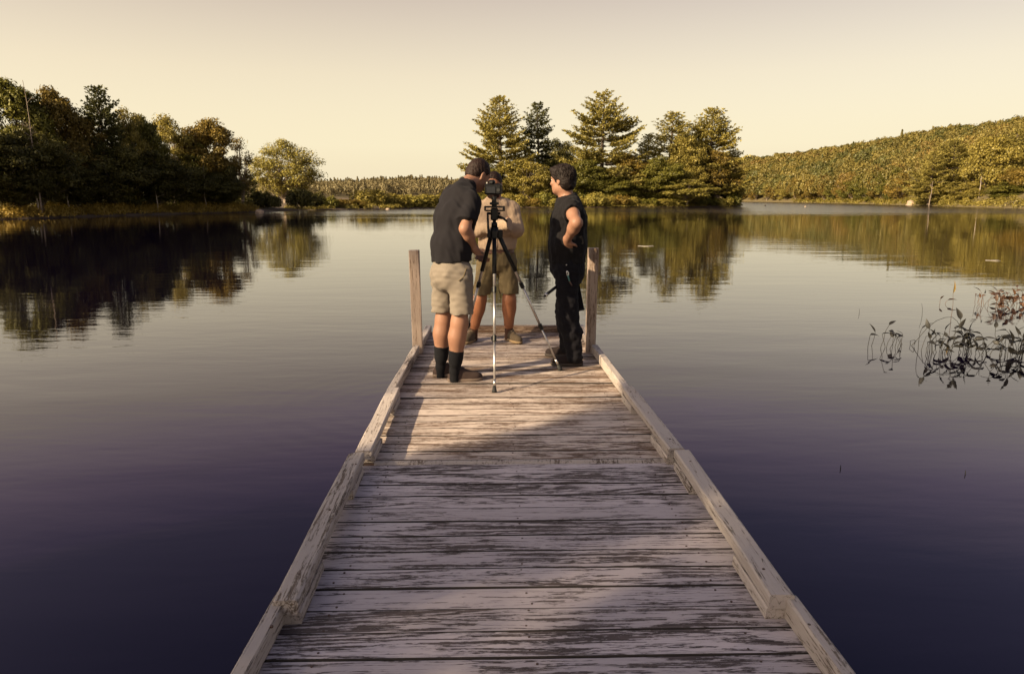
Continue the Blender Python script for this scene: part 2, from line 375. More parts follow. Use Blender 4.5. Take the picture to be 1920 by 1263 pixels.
# kerb rails: (root, x, y0, y1, width, thickness, top, rot)
def rail(root, x, y0, y1, w=.092, th=.052, top=.103, rz=0.0, seed=0, blocks=(), side=1):
    L = y1-y0; yc = (y0+y1)/2
    o = part('kerb_rail', beam_mesh('kerb_rail', (w, L, th), M['rail'], seed, .007), root, (x, yc, top-th/2), (0, 0, rz))
    for (b0, b1) in blocks:
        part('spacer_block', beam_mesh('spacer_block', (w*.86, b1-b0, top-th-.006), M['rail'], seed+50, .004, seg=1), root, (x-side*.012-(b0+b1-2*yc)/2*rz, (b0+b1)/2, .0035+(top-th-.006)/2), (0, 0, rz))
    for t in (.12, .5, .88):
        bm = bmesh.new(); add_tube(bm, [(0, 0, -.004), (0, 0, .0022)], .006, 6)
        link('nail_head', bm_mesh('nail_head', bm, M['rust']), o).location = (random.gauss(0, .012), (t-.5)*L, th/2)
# left side
rail(near, -.800, .75, 2.30, .052, .080, .088, 0, 1, (), -1)
rail(near, -.785, 2.235, 3.69, .086, .056, .108, .029, 2, ((2.25, 2.62), (3.3, 3.62)), -1)
rail(far, -.790, 3.725, 5.055, .090, .054, .106, .022, 3, ((3.8, 4.1), (4.70, 5.03)), -1)
rail(far, -.823, 5.06, 6.66, .058, .085, .092, -.004, 4, (), -1)
rail(far, -.815, 6.80, YEND-.05, .07, .07, .085, 0, 5, ((7.4, 7.7),), -1)
# right side
rail(near, 1.052, .75, 2.27, .052, .082, .090, 0, 6, (), 1)
rail(near, 1.018, 2.24, 3.70, .088, .056, .108, -.012, 7, ((2.25, 2.63), (3.33, 3.67)), 1)
rail(far, .985, 3.725, 5.07, .090, .052, .107, .026, 8, ((3.74, 4.13), (4.72, 5.04)), 1)
rail(far, .945, 5.075, 6.64, .060, .086, .094, .02, 9, (), 1)
rail(far, .925, 6.80, YEND-.05, .07, .07, .085, 0, 10, (), 1)
# end beam and posts
part('end_beam', beam_mesh('end_beam', (1.58, .09, .075), M['beam'], 12, .008, 0), far, (DX-.03, YEND-.055, .041))
def post(x, y, top, seed, tilt):
    L = top+1.5; o = part('post', beam_mesh('post', (.094, .092, L), M['post'], seed, .004, 2, 6), far, (x, y, top-L/2), tilt); return o
post(-.812, 6.74, 1.01, 21, (.004, -.012, .02)); post(.893, 6.73, 1.03, 22, (.0, .008, -.03))
# ------------------------------------------------------------------ trees
def unit(v): return v/(np.linalg.norm(v, axis=-1, keepdims=True)+1e-9)
def rand_dirs(n, g): return unit(g.normal(0, 1, (n, 3)))
def leaf_quads(acc, C, N, size, aspect, tint, g):
    """rhombic leaves at C facing N"""
    n = len(C); u = unit(np.cross(N, rand_dirs(n, g))); v = np.cross(N, u); s = np.broadcast_to(size, (n,))[:, None]
    V = np.stack([C-u*s, C-v*s*aspect+N*s*.15, C+u*s, C+v*s*aspect+N*s*.15], 1).reshape(-1, 3)
    acc.add(V, np.arange(4*n).reshape(-1, 4), tint)
def broadleaf(seed, H=12., W_=7., base=.22, clumps=46, leaves=190, leaf=.17, open_=.0, stems=1, lean=.04, shape=1.0):
    g = np.random.default_rng(seed); leafs = Acc(); wood = Acc()
    zc = H*(base+(1-base)*.52); rz = H*(1-base)*.5; cs = []
    while len(cs) < clumps:
        p = g.uniform(-1, 1, 3); r = np.linalg.norm(p)
        if r > 1 or r < .35+.3*open_: continue
        t = (p[2]+1)/2; wmax = math.sin(math.pi*min(1, .12+.80*t**shape))**.7
        q = np.array([p[0]*W_/2*wmax, p[1]*W_/2*wmax, zc+p[2]*rz*.9]); cs.append(q)
    cs = np.array(cs); cs += g.normal(0, .035*W_, cs.shape)
    R = g.uniform(.075, .135, len(cs))*(W_+H)*.5
    for st in range(stems):
        top = np.array([g.normal(0, lean*H)+ (st-(stems-1)/2)*W_*.18, g.normal(0, lean*H), H*.82]); n = 8; tt = np.linspace(0, 1, n)[:, None]
        tr = tt*top+np.column_stack([g.normal(0, .012*H, n), g.normal(0, .012*H, n), np.zeros(n)])*np.sin(tt*np.pi); tr[0, 2] = -.3
        wood.add(*tube_arrays(tr, .021*H/math.sqrt(stems)*(1-.85*tt[:, 0])+.012, 7))
        for c in cs[st::stems]:
            k = np.clip((c[2]/H-.22)*.85, .12, .95); a = np.array([np.interp(k, tt[:, 0], tr[:, j]) for j in range(3)])
            s = np.linspace(0, 1, 5)[:, None]; pth = a*(1-s)+c*s; pth[:, 2] += (np.sin(s[:, 0]*np.pi)*(-.05)*np.linalg.norm(c-a)); pth[1:-1] += g.normal(0, .012*H, (3, 3))
            wood.add(*tube_arrays(pth, .0075*H*(1-k)*(1-s[:, 0]*.85)+.012, 4))
    for c, r in zip(cs, R):
        n = int(leaves*g.uniform(.6, 1.3)*(1-.45*open_)); d = rand_dirs(n, g); rad = r*g.uniform(.25, 1, n)**.6
        flat = np.array([1.15, 1.15, .72]); C = c+d*rad[:, None]*flat+g.normal(0, .1*r, (n, 3))
        tone = g.uniform(.15, .8); N = unit(d+np.array([0, 0, .6])+g.normal(0, .7, (n, 3)))
        leaf_quads(leafs, C, N, leaf*g.uniform(.6, 1.25, n), .55, np.clip(tone+g.normal(0, .18, n), 0, 1), g)
        m = 5; tw = c+rand_dirs(m, g)*r*.9
        for q in tw: wood.add(*tube_arrays(np.array([c, (c+q)/2+g.normal(0, .05*r, 3), q]), [.018, .012, .006], 3))
    return wood, leafs
def pine(seed, H=24., Lmax=6., z0=.10, whorls=24, dens=1.0, prof=1.0, blade=.42):
    g = np.random.default_rng(seed); wood = Acc(); nd = Acc(); n = 10; tt = np.linspace(0, 1, n)
    ax = np.column_stack([np.cumsum(g.normal(0, .04, n)), np.cumsum(g.normal(0, .04, n)), tt*H]); ax[0, 2] = -.5
    wood.add(*tube_arrays(ax, .016*H*(1-tt*.94)+.02, 8)); tops = []; az = g.uniform(0, 6.28)
    zz = np.sort(np.concatenate([np.linspace(z0, .985, whorls)+g.normal(0, .006, whorls)]))
    Cs, Ns, Ts = [], [], []
    for t in zz:
        t = min(t, .985); lp = (1-t)**(.72*prof)*(.55+.45*min(1, (t+.12)/.28)); k = g.integers(4, 7) if t < .85 else 4
        az += g.uniform(.4, 1.2)
        for b in range(k):
            if g.random() < .13 and t < .7: continue
            a = az+b*2*math.pi/k+g.normal(0, .18); L = Lmax*lp*g.uniform(.62, 1.18)+.25
            o = np.array([np.interp(t, tt, ax[:, 0]), np.interp(t, tt, ax[:, 1]), t*H+g.normal(0, .12)])
            up = .05+.75*t**2+g.normal(0, .07); m = 7; s = np.linspace(0, 1, m)
            dx = np.array([math.cos(a), math.sin(a), 0]); sag = .16*(1-t)
            pth = o+dx*(s*L)[:, None]; pth[:, 2] += L*(up*s-sag*np.sin(s*np.pi)+.16*s**3)
            wood.add(*tube_arrays(pth, (.011*L+.015)*(1-s*.85), 4))
            side = np.array([-dx[1], dx[0], 0]); tone = g.uniform(.2, .85); nb = max(3, int(L*2.6))
            for q in np.linspace(.28, 1, nb):
                p = np.array([np.interp(q, s, pth[:, j]) for j in range(3)])
                for sg in ((-1, 1) if q < .97 else (0,)):
                    l = L*(.30*(1-q)+.13)*g.uniform(.5, 1.2); dr = unit(dx*.75+side*sg*g.uniform(.6, 1.1)+np.array([0, 0, g.uniform(0, .22)])); cnt = max(2, int(l*3.4*dens))
                    e = p+dr*l
                    if l > .8: wood.add(*tube_arrays(np.array([p, (p+e)/2, e]), [.02, .014, .008], 3))
                    for c in np.linspace(.25, 1, cnt):
                        Cs.append(p+dr*l*c+g.normal(0, .07, 3)); Ns.append(dr); Ts.append(tone)
    C = np.repeat(np.array(Cs), 4, 0); D = np.repeat(np.array(Ns), 4, 0); T = np.repeat(np.array(Ts), 4); m = len(C)
    d = unit(D*.75+g.normal(0, .5, (m, 3))+np.array([0, 0, .45])); ln = blade*g.uniform(.6, 1.25, m)[:, None]; sd_ = unit(np.cross(d, rand_dirs(m, g)))*ln*.22
    V = np.stack([C, C+d*ln*.45-sd_, C+d*ln, C+d*ln*.45+sd_], 1).reshape(-1, 3)
    nd.add(V, np.arange(4*m).reshape(-1, 4), np.clip(T+g.normal(0, .16, m), 0, 1))
    return wood, nd
def bush(seed, H=1.8, W_=3., n=1500, leaf=.11, stems=7):
    g = np.random.default_rng(seed); wood = Acc(); lf = Acc(); lumps = g.integers(5, 8)
    for k in range(lumps):
        a = g.uniform(0, 6.28); r = W_*.33*math.sqrt(g.random()); c = np.array([r*math.cos(a), r*math.sin(a), H*g.uniform(.30, .62)])
        R = np.array([W_*.24, W_*.24, H*.42])*g.uniform(.75, 1.15); m = n//lumps
        d = rand_dirs(m, g); C = c+d*R*(g.uniform(.3, 1, m)**.5)[:, None]; C[:, 2] = np.maximum(C[:, 2], .02)+g.uniform(0, .12, m)
        leaf_quads(lf, C, unit(d+np.array([0, 0, .5])+g.normal(0, .6, (m, 3))), leaf*g.uniform(.6, 1.3, m), .5, np.clip(g.uniform(.2, .8)+g.normal(0, .18, m), 0, 1), g)
        for q in range(stems//3+1):
            e = c+rand_dirs(1, g)[0]*R*.9; e[2] = abs(e[2])+.1
            wood.add(*tube_arrays(np.array([[c[0]*.3, c[1]*.3, -.15], (c*np.array([.6, .6, .6])), e]), [.03, .022, .008], 3))
    return wood, lf
PROTO = {}
def proto(key, arr, kindname, H, W_, wmat, lmat, crown='crown'):
    """first instance of a kind; parked by its first placement"""
    v = np.concatenate(arr[1].V); H = v[:, 2].max(); W_ = 2*np.quantile(np.hypot(v[:, 0], v[:, 1]), .97)*.92
    PROTO[key] = [arr[0].mesh('trunk', wmat, True), arr[1].mesh(crown, lmat), kindname, H, W_, crown]
proto('round', broadleaf(11, 12, 8.4, .06, 92, 330, .17), 'broadleaf_tree', 12, 8.4, M['bark'], M['leaf_green'])
proto('tall', broadleaf(12, 14, 7.0, .10, 92, 310, .18, shape=.85), 'broadleaf_tree', 14, 7.0, M['bark'], M['leaf_green'])
proto('open', broadleaf(13, 13, 7.4, .18, 62, 260, .17, .45), 'broadleaf_tree', 13, 7.4, M['grey_bark'], M['leaf_russet'])
proto('multi', broadleaf(14, 9, 6.6, .05, 70, 280, .15, .1, 3), 'broadleaf_tree', 9, 6.6, M['grey_bark'], M['leaf_gold'])
proto('lone', broadleaf(15, 11.5, 9.6, .12, 100, 230, .16, .6, 2), 'broadleaf_tree', 11.5, 9.6, M['grey_bark'], M['leaf_gold'])
proto('sapling', broadleaf(16, 8, 2.4, .15, 34, 90, .11, .7), 'sapling', 8, 2.4, M['grey_bark'], M['leaf_russet'])
proto('thin', broadleaf(17, 12, 6.5, .35, 40, 70, .13, .8), 'broadleaf_tree', 12, 6.5, M['bark'], M['leaf_green'])
proto('pine_a', pine(21, 24, 6.8, .05, 34, 1.7, .95, .48), 'pine_tree', 24, 13.6, M['bark'], M['needle'])
proto('pine_b', pine(22, 24, 5.4, .08, 30, 1.5, .85, .46), 'pine_tree', 24, 10.8, M['bark'], M['needle'])
proto('pine_c', pine(23, 25, 8.0, .05, 25, 1.5, .80, .50), 'pine_tree', 25, 16, M['bark'], M['needle'])
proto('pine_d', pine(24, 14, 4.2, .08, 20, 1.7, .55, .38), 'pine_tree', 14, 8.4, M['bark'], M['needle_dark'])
proto('bush_a', bush(31, 1.8, 3., 2600, .11), 'shrub', 1.8, 3, M['bark'], M['leaf_gold'], 'foliage')
proto('bush_b', bush(32, 2.2, 2.8, 2800, .12), 'shrub', 2.2, 2.8, M['bark'], M['leaf_green'], 'foliage')
proto('bush_c', bush(33, 3.2, 3.8, 4200, .13), 'shrub', 3.2, 3.8, M['bark'], M['leaf_bright'], 'foliage')
def plant(key, px, top, width, Y, label, cat=None, group=None, leaf=None, wood=None, base_h=.6, rz=None, xyz=None, H=None):
    """stands tree px/top/width (photograph measure) at depth Y"""
    tr, cr, nm, H0, W0, crown = PROTO[key]
    if group == G1: Y = shore_y(px)+(4.5 if leaf == 'leaf_dark' else 9)+random.uniform(-1, 1)
    if xyz is None:
        p = at(px, top, Y); gz = WZ+base_h; H = p[2]-gz; loc = (p[0], Y, gz); zc = Y*math.cos(PITCH); wd = width/FPX*zc
    else: loc = xyz; wd = width
    s = H/H0; k = wd/W0
    o = thing(nm, label, cat or ('shrub' if nm == 'shrub' else 'tree'), loc, random.uniform(0, 6.28) if rz is None else rz, group); o.scale = (k, k, s)
    for pn, me, m in (('stem' if nm == 'shrub' else 'trunk', tr, wood), (crown, cr, leaf)):
        c = link(pn, me, o)
        if m: c.material_slots[0].link = 'OBJECT'; c.material_slots[0].material = M[m]
    return o
# --- left bank: lighter leaf colours paint its lit tops, dark ones the shade beneath
def shore_y(px): return float(np.interp(px, [-100, 0, 240, 480, 600, 800, 880], [62, 66.3, 80.6, 99, 116.7, 142.4, 150.6]))
G1 = 'trees of the dark wood on the left bank'
plant('tall', 10, 142, 120, 76, 'tall green tree at the very left edge of the picture, gilded on top', group=G1, rz=.4)
plant('tall', 92, 162, 100, 78, 'tall russet-tinted tree right of the bare snag, above the rest of its row', group=G1, leaf='leaf_russet', rz=2.1)
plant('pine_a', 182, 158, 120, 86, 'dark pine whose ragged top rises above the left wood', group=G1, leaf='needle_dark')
plant('round', 140, 212, 110, 76, 'broad tree standing before the dark ragged pine in the left wood', group=G1, leaf='leaf_russet')
plant('multi', 234, 198, 62, 82, 'yellow-green tree just right of the dark ragged pine', group=G1)
plant('tall', 262, 212, 74, 80, 'narrow green tree in the dip of the left wood, right of the yellow one', group=G1, rz=1)
plant('open', 312, 212, 88, 84, 'open-crowned tree in the left wood with sky showing through', group=G1, leaf='leaf_gold')
plant('tall', 384, 220, 96, 86, 'russet-green tree with the last high top before the left wood drops', group=G1, leaf='leaf_russet', rz=3)
plant('open', 360, 262, 80, 83, 'lower see-through tree below the last high top of the left wood', group=G1, leaf='leaf_green')
plant('sapling', 446, 256, 46, 92, 'thin sparse tree standing alone at the right end of the left wood', group=G1)
plant('round', 418, 306, 66, 89, 'low dark tree at the right end of the left wood', group=G1, leaf='leaf_dark')
plant('pine_d', 462, 318, 46, 96, 'short dark pine beside the golden round tree', group=G1)
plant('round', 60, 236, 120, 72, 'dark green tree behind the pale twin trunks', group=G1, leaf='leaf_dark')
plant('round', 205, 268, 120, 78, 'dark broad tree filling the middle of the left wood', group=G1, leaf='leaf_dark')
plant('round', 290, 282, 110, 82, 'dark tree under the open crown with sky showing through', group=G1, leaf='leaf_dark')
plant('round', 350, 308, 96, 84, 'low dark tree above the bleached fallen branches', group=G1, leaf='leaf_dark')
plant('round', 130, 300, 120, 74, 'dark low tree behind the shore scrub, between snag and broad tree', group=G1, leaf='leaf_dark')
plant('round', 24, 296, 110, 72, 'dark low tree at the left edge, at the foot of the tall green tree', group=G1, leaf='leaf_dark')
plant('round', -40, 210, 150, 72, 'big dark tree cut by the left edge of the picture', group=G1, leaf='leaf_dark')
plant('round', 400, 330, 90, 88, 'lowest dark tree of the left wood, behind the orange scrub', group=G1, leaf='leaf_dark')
plant('lone', 527, 258, 122, 130, 'golden round tree with airy crown standing alone right of the left wood', leaf='leaf_bright')
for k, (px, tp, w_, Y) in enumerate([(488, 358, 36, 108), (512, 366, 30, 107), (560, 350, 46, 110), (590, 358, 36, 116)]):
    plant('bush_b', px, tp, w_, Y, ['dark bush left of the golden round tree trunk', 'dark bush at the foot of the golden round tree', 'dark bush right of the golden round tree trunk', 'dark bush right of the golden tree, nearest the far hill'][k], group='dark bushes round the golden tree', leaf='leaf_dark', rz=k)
# dead snag and pale trunks
def bare_tree(name, label, px, top, Y, base_h, r0, branches, seed, mat, spread=.12, lean=0.0):
    if px < 480: Y = shore_y(px)+2.5
    p = at(px, top, Y); H = p[2]-(WZ+base_h); g = np.random.default_rng(seed); o = thing(name, label, 'tree', (p[0]-lean*H, Y, WZ+base_h)); n = 8; tt = np.linspace(0, 1, n)
    ax = np.column_stack([lean*H*tt+np.cumsum(g.normal(0, .05, n)), np.cumsum(g.normal(0, .05, n)), tt*H]); ax[0, 2] = -.4
    a = Acc(); a.add(*tube_arrays(ax, r0*(1-.9*tt)+.012, 7)); link('trunk', a.mesh('trunk', M[mat], True), o)
    for k in range(branches):
        t = g.uniform(.45, .97); s = np.linspace(0, 1, 5); d = unit(np.array([g.normal(), g.normal(), g.uniform(.2, 1.0)])); L = H*spread*g.uniform(.4, 1.3)
        b = np.array([np.interp(t, tt, ax[:, j]) for j in range(3)])+d*(s*L)[:, None]+g.normal(0, .02*L, (5, 3))*s[:, None]
        a = Acc(); a.add(*tube_arrays(b, r0*.35*(1-t*.6)*(1-.9*s)+.010, 4))
        for q in range(3):
            u0 = b[g.integers(1, 4)]; e = u0+unit(d+g.normal(0, .6, 3))*L*.4; a.add(*tube_arrays(np.array([u0, (u0+e)/2, e]), [.014, .010, .006], 3))
        link('limb', a.mesh('limb', M[mat], True), o)
bare_tree('dead_tree', 'tall bare snag with twiggy top rising at the far left', 44, 150, 72, .7, .075, 12, 5, 'grey_bark', .07, -.012)
bare_tree('birch_tree', 'slim pale trunk leaning beside the tall bare snag', 57, 285, 69, .5, .09, 4, 6, 'pale_bark', .1, .02)
bare_tree('dead_tree', 'bleached bare branches sticking up from the orange scrub', 292, 345, 78, .3, .08, 9, 7, 'pale_bark', .5)
bare_tree('birch_tree', 'pale broken stub at the foot of the left wood', 130, 368, 72, .3, .12, 0, 8, 'pale_bark')
bare_tree('birch_tree', 'thin pale trunk under the last high top of the left wood', 381, 310, 84, .5, .07, 2, 9, 'grey_bark')
# --- trees of the near bank that shade the near half of the dock
SHADE_RZ = 4.6
SHADE = [(-10.2, -2.62, 9.6, 1.8, 'tall', 'slender leafy tree on the near bank standing closest to the dock'), (-10.2, -5.4, 9.4, 2.6, 'tall', 'leafy tree on the near bank behind the camera, second from the dock'), (-14.4, -10.6, 10.5, 4.6, 'round', 'dense rounded tree on the near bank behind the camera'), (-16.8, -2.7, 12.2, 3.4, 'thin', 'tall thin-leaved tree on the near bank farthest to the left'), (-15.2, -6.6, 11.4, 3.0, 'thin', 'thin-leaved tree on the near bank between the dense rounded tree and the tallest one')]
for k, (x, y_, h, w_, key, lb) in enumerate(SHADE):
    plant(key, 0, 0, w_, 0, lb, rz=SHADE_RZ+k*1.3, group='shade trees on the near bank', xyz=(x, y_, WZ+.6), H=h)
# --- island
G2 = 'pines on the island'
plant('pine_a', 938, 178, 132, 165, 'dense tall pine behind the bent man, leftmost on the island', group=G2)
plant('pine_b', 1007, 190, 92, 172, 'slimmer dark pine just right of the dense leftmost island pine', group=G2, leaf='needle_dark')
plant('pine_c', 1133, 168, 170, 165, 'tallest island pine with wide open tiers, in the middle of the island', group=G2)
plant('pine_b', 1264, 208, 120, 170, 'pine with a forked-looking ragged top in the right clump of the island', group=G2)
plant('pine_a', 1336, 200, 140, 174, 'pine with long flat tiers at the right end of the island', group=G2)
plant('pine_b', 1216, 250, 74, 168, 'short pine at the left of the right clump of the island', group=G2)
plant('pine_d', 1300, 226, 90, 176, 'pine half hidden between the two tallest of the right clump', group=G2, leaf='needle')
G3 = 'leafy trees on the island'
plant('round', 1052, 258, 66, 186, 'dark leafy tree between the slim dark pine and the tallest island pine', group=G3, leaf='leaf_dark')
plant('multi', 995, 300, 84, 158, 'yellow-green leafy tree beside the head of the man in black', group=G3)
plant('round', 1288, 252, 74, 166, 'golden leafy tree among the pines of the right clump', group=G3, leaf='leaf_gold')
plant('open', 1180, 286, 90, 162, 'sparse grey-green tree right of the tallest island pine', group=G3)
plant('round', 1240, 292, 90, 160, 'green leafy tree low in the right clump of the island', group=G3)
plant('multi', 1290, 335, 96, 157, 'bright yellow spreading bush-like tree near the right tip of the island', group=G3, leaf='leaf_bright')
plant('open', 1350, 280, 80, 168, 'half bare greyish tree at the right tip of the island', group=G3)
plant('round', 1100, 296, 84, 158, 'green leafy tree under the left boughs of the tallest island pine', group=G3)
plant('round', 1372, 322, 50, 172, 'dark leafy tree at the very right tip of the island', group=G3, leaf='leaf_dark')
plant('round', 905, 300, 70, 162, 'green leafy tree behind the back of the bent man', group=G3)
plant('round', 1160, 330, 70, 157, 'low green tree below the right boughs of the tallest island pine', group=G3)
GS = 'low shrubs along the island waterline'; shr = [1000, 1020, 1046, 1070, 1094, 1118, 1140, 1166, 1190, 1214, 1238, 1262, 1310, 1334, 1356, 1376, 968, 944]
ORD = 'first second third fourth fifth sixth seventh eighth ninth tenth eleventh twelfth thirteenth fourteenth fifteenth sixteenth seventeenth eighteenth nineteenth twentieth twenty-first twenty-second'.split(); COLW = {'leaf_gold': 'golden', 'leaf_green': 'green', 'leaf_bright': 'yellow', 'leaf_russet': 'russet'}; shr.sort()
for k, px in enumerate(shr):
    lf = random.choice(['leaf_gold', 'leaf_green', 'leaf_bright', 'leaf_russet'])
    Y = np.interp(px, [880, 1130, 1250, 1385], [151.5, 151.5, 157, 169])
    plant(['bush_a', 'bush_b'][k % 2], px, 388-random.uniform(16, 32), random.uniform(34, 46), Y, f'low {COLW[lf]} shrub, {ORD[k]} from the left along the island waterline', group=GS, leaf=lf, base_h=.25)
GM = 'golden bushes on the spit left of the men'
lab = ['tallest golden bush on the spit, left of the bent man', 'golden bush on the spit right of the tallest one', 'orange-tinted low bush at the left end of the spit', 'golden bush on the spit closest to the bent man', 'low russet bush on the spit before the far hill', 'small green bush on the spit beside the golden tree', 'green-gold bush on the spit behind the pale boulder', 'low yellow bush on the spit, second from the bent man']
for k, (px, tp, w_, Y, m) in enumerate([(692, 352, 66, 134, 'leaf_gold'), (738, 362, 58, 138, 'leaf_gold'), (640, 372, 52, 126, 'leaf_russet'), (812, 362, 60, 147, 'leaf_gold'), (664, 374, 50, 128, 'leaf_russet'), (612, 366, 44, 122, 'leaf_green'), (716, 366, 50, 136, 'leaf_green'), (778, 364, 56, 143, 'leaf_bright')]):
    plant('bush_c' if k % 2 == 0 else 'bush_b', px, tp, w_, Y, lab[k], group=GM, leaf=m, base_h=.3)
# --- undergrowth along the left bank (nobody could count it)
def scrub(name, label, P, N, sel, w0, w1, lumps, per, hgt, leaf, mat, seed):
    g = np.random.default_rng(seed); a = Acc(); idx = np.array(sel)
    for k in range(lumps):
        i = g.choice(idx); off = g.uniform(w0, w1); c = np.array([*(P[i]+N[i]*off+g.normal(0, .4, 2)), WZ+.1+.08*off]); R = np.array([g.uniform(.7, 1.5), g.uniform(.7, 1.5), hgt*g.uniform(.45, 1.1)])
        d = rand_dirs(per, g); d[:, 2] = np.abs(d[:, 2]); C = c+d*R*(g.uniform(.35, 1, per)**.5)[:, None]
        leaf_quads(a, C, unit(d+np.array([0, 0, .5])+g.normal(0, .6, (per, 3))), leaf*g.uniform(.6, 1.3, per), .45, np.clip(g.uniform(.1, .9)+g.normal(0, .15, per), 0, 1), g)
    tag(link(name, a.mesh(name, M[mat])), label, kind='stuff')
dist = LBP[:, 1]
scrub('undergrowth', 'orange and olive scrub along the left waterline', LBP, LBN, np.where((dist > 44) & (dist < 100))[0], .3, 5, 360, 190, 1.25, .11, 'leaf_scrub_sunlit', 3)
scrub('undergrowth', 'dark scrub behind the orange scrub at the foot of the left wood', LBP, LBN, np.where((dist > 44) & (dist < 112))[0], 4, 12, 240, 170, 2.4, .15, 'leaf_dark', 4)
scrub('undergrowth', 'golden waterline scrub along the spit and the island', LBP, LBN, np.where((dist > 112) & (LBP[:, 0] < 60))[0], .2, 3, 260, 110, .9, .13, 'leaf_gold', 5)
scrub('undergrowth', 'green understorey behind the waterline shrubs of the island', LBP, LBN, np.where((LBP[:, 1] > 148) & (LBP[:, 0] < 60))[0], 4, 14, 120, 150, 2.6, .17, 'leaf_green', 15)
scrub('shore_grass', 'grass and weeds on the near shore', np.array([(x, -4.6) for x in np.linspace(-7, 20, 60)]), np.array([(0, -1)]*60), np.arange(60), .2, 5, 80, 60, .5, .06, 'leaf_green', 6)
# --- rocks
def rock(px, py, w_, h_, label, seed, group=None, dy=.3):
    p = on_plane(px, py, WZ); Y = p[1]+dy; g = np.random.default_rng(seed); wd = w_/FPX*Y; hd = h_/FPX*Y
    bm = bmesh.new(); bmesh.ops.create_icosphere(bm, subdivisions=3, radius=1); ph = g.uniform(0, 6, 6)
    for v in bm.verts:
        c = v.co; k = 1+.16*math.sin(3*c.x+ph[0])*math.cos(2.5*c.y+ph[1])+.10*math.sin(6*c.z+4*c.x+ph[2])+.05*math.sin(11*c.y+9*c.x+ph[3])
        v.co = Vector((c.x*k*wd/2, c.y*k*wd*.4, c.z*k*hd if c.z > 0 else c.z*.4))
    o = link('boulder', bm_mesh('boulder', bm, M['rock'], True)); o.location = (p[0], Y, WZ); tag(o, label, 'boulder', group)
rock(486, 399, 17, 6, 'pale rounded boulder in the water off the left wood', 1)
rock(703, 392, 16, 6, 'pale boulder at the waterline below the golden bushes', 2)
rock(727, 393, 9, 3, 'small reddish stone right of the pale boulder by the golden bushes', 3)
rock(1716, 385, 26, 9, 'big pale sloping boulder at the foot of the right hillside', 4, dy=1)
rock(1685, 383, 22, 3, 'long low pale stone left of the big sloping boulder', 5, dy=1)
rock(1566, 381, 14, 3, 'pale stone on the far shore midway along the hillside', 6, dy=1)
rock(1892, 389, 18, 4, 'pale stone at the right edge of the far shore', 7, dy=.6)
rock(1752, 386, 9, 3, 'small stone right of the big sloping boulder', 8, dy=.6)
# --- right hillside
RS = [(1060, 374.9), (1200, 375.6), (1300, 376.6), (1385, 378), (1500, 380), (1600, 382), (1700, 384.6), (1760, 386.6), (1840, 389), (1920, 391), (2060, 396), (2300, 410)]
RR = [(1060, 338, 860), (1200, 322, 800), (1300, 312, 750), (1385, 302, 700), (1500, 289, 620), (1600, 274, 560), (1700, 260, 510), (1760, 250, 480), (1840, 240, 440), (1920, 226, 410), (2060, 208, 370), (2300, 190, 320)]
TREE_H = 12.
sh = np.array([on_plane(a, b, WZ) for a, b in RS]); rd = np.array([at(a, b, c) for a, b, c in RR]); rd[:, 2] -= TREE_H*.8
NU, NV = 80, 22; us = np.linspace(0, 1, NU); vvv = np.linspace(-.012, 1.25, NV); k0 = np.linspace(0, 1, len(sh))
SHu = np.stack([np.interp(us, k0, sh[:, j]) for j in range(3)], -1); RDu = np.stack([np.interp(us, k0, rd[:, j]) for j in range(3)], -1)
def hill_pt(u, v):
    a = np.stack([np.interp(u, k0, sh[:, j]) for j in range(3)], -1); b = np.stack([np.interp(u, k0, rd[:, j]) for j in range(3)], -1)
    p = a+(b-a)*v[:, None]; z = np.where(v < 0, WZ+v*40, np.where(v < 1, WZ+.3+(b[:, 2]-WZ)*(np.clip(v, 0, 1)**.85), b[:, 2]-(v-1)*120))
    p[:, 2] = z+np.sin(p[:, 0]*.05)*np.clip(v, 0, 1)*1.5*np.cos(p[:, 1]*.04); return p
U, Vv = np.meshgrid(us, vvv, indexing='ij'); HP = hill_pt(U.ravel(), Vv.ravel()); ii, jj = np.meshgrid(np.arange(NU-1), np.arange(NV-1), indexing='ij'); q = (ii*NV+jj).ravel()
tag(link('hillside', arr_mesh('hillside', HP, np.stack([q, q+NV, q+NV+1, q+1], -1), M['hill_ground'], True)), 'wooded hillside rising across the lake on the right', kind='structure')
def crown_cloud(g, n, H, W_, conifer):
    d = rand_dirs(n, g)
    if conifer:
        t = g.uniform(.08, 1, n)**.8; a = g.uniform(0, 6.28, n); r = (1-t)*W_/2*g.uniform(.75, 1.1, n)+.05
        C = np.column_stack([np.cos(a)*r, np.sin(a)*r, t*H]); N = unit(np.column_stack([np.cos(a), np.sin(a), np.full(n, .5)])+g.normal(0, .4, (n, 3)))
    else:
        d[:, 2] = np.where(d[:, 2] < -.5, -d[:, 2], d[:, 2]); lump = 1+.18*np.sin(d[:, 0]*5+g.uniform(0, 6))*np.sin(d[:, 1]*5+g.uniform(0, 6))
        C = d*np.array([W_/2, W_/2, H*.40])*(lump*g.uniform(.78, 1.05, n))[:, None]+np.array([0, 0, H*.58]); N = unit(d+g.normal(0, .5, (n, 3)))
    return C, N
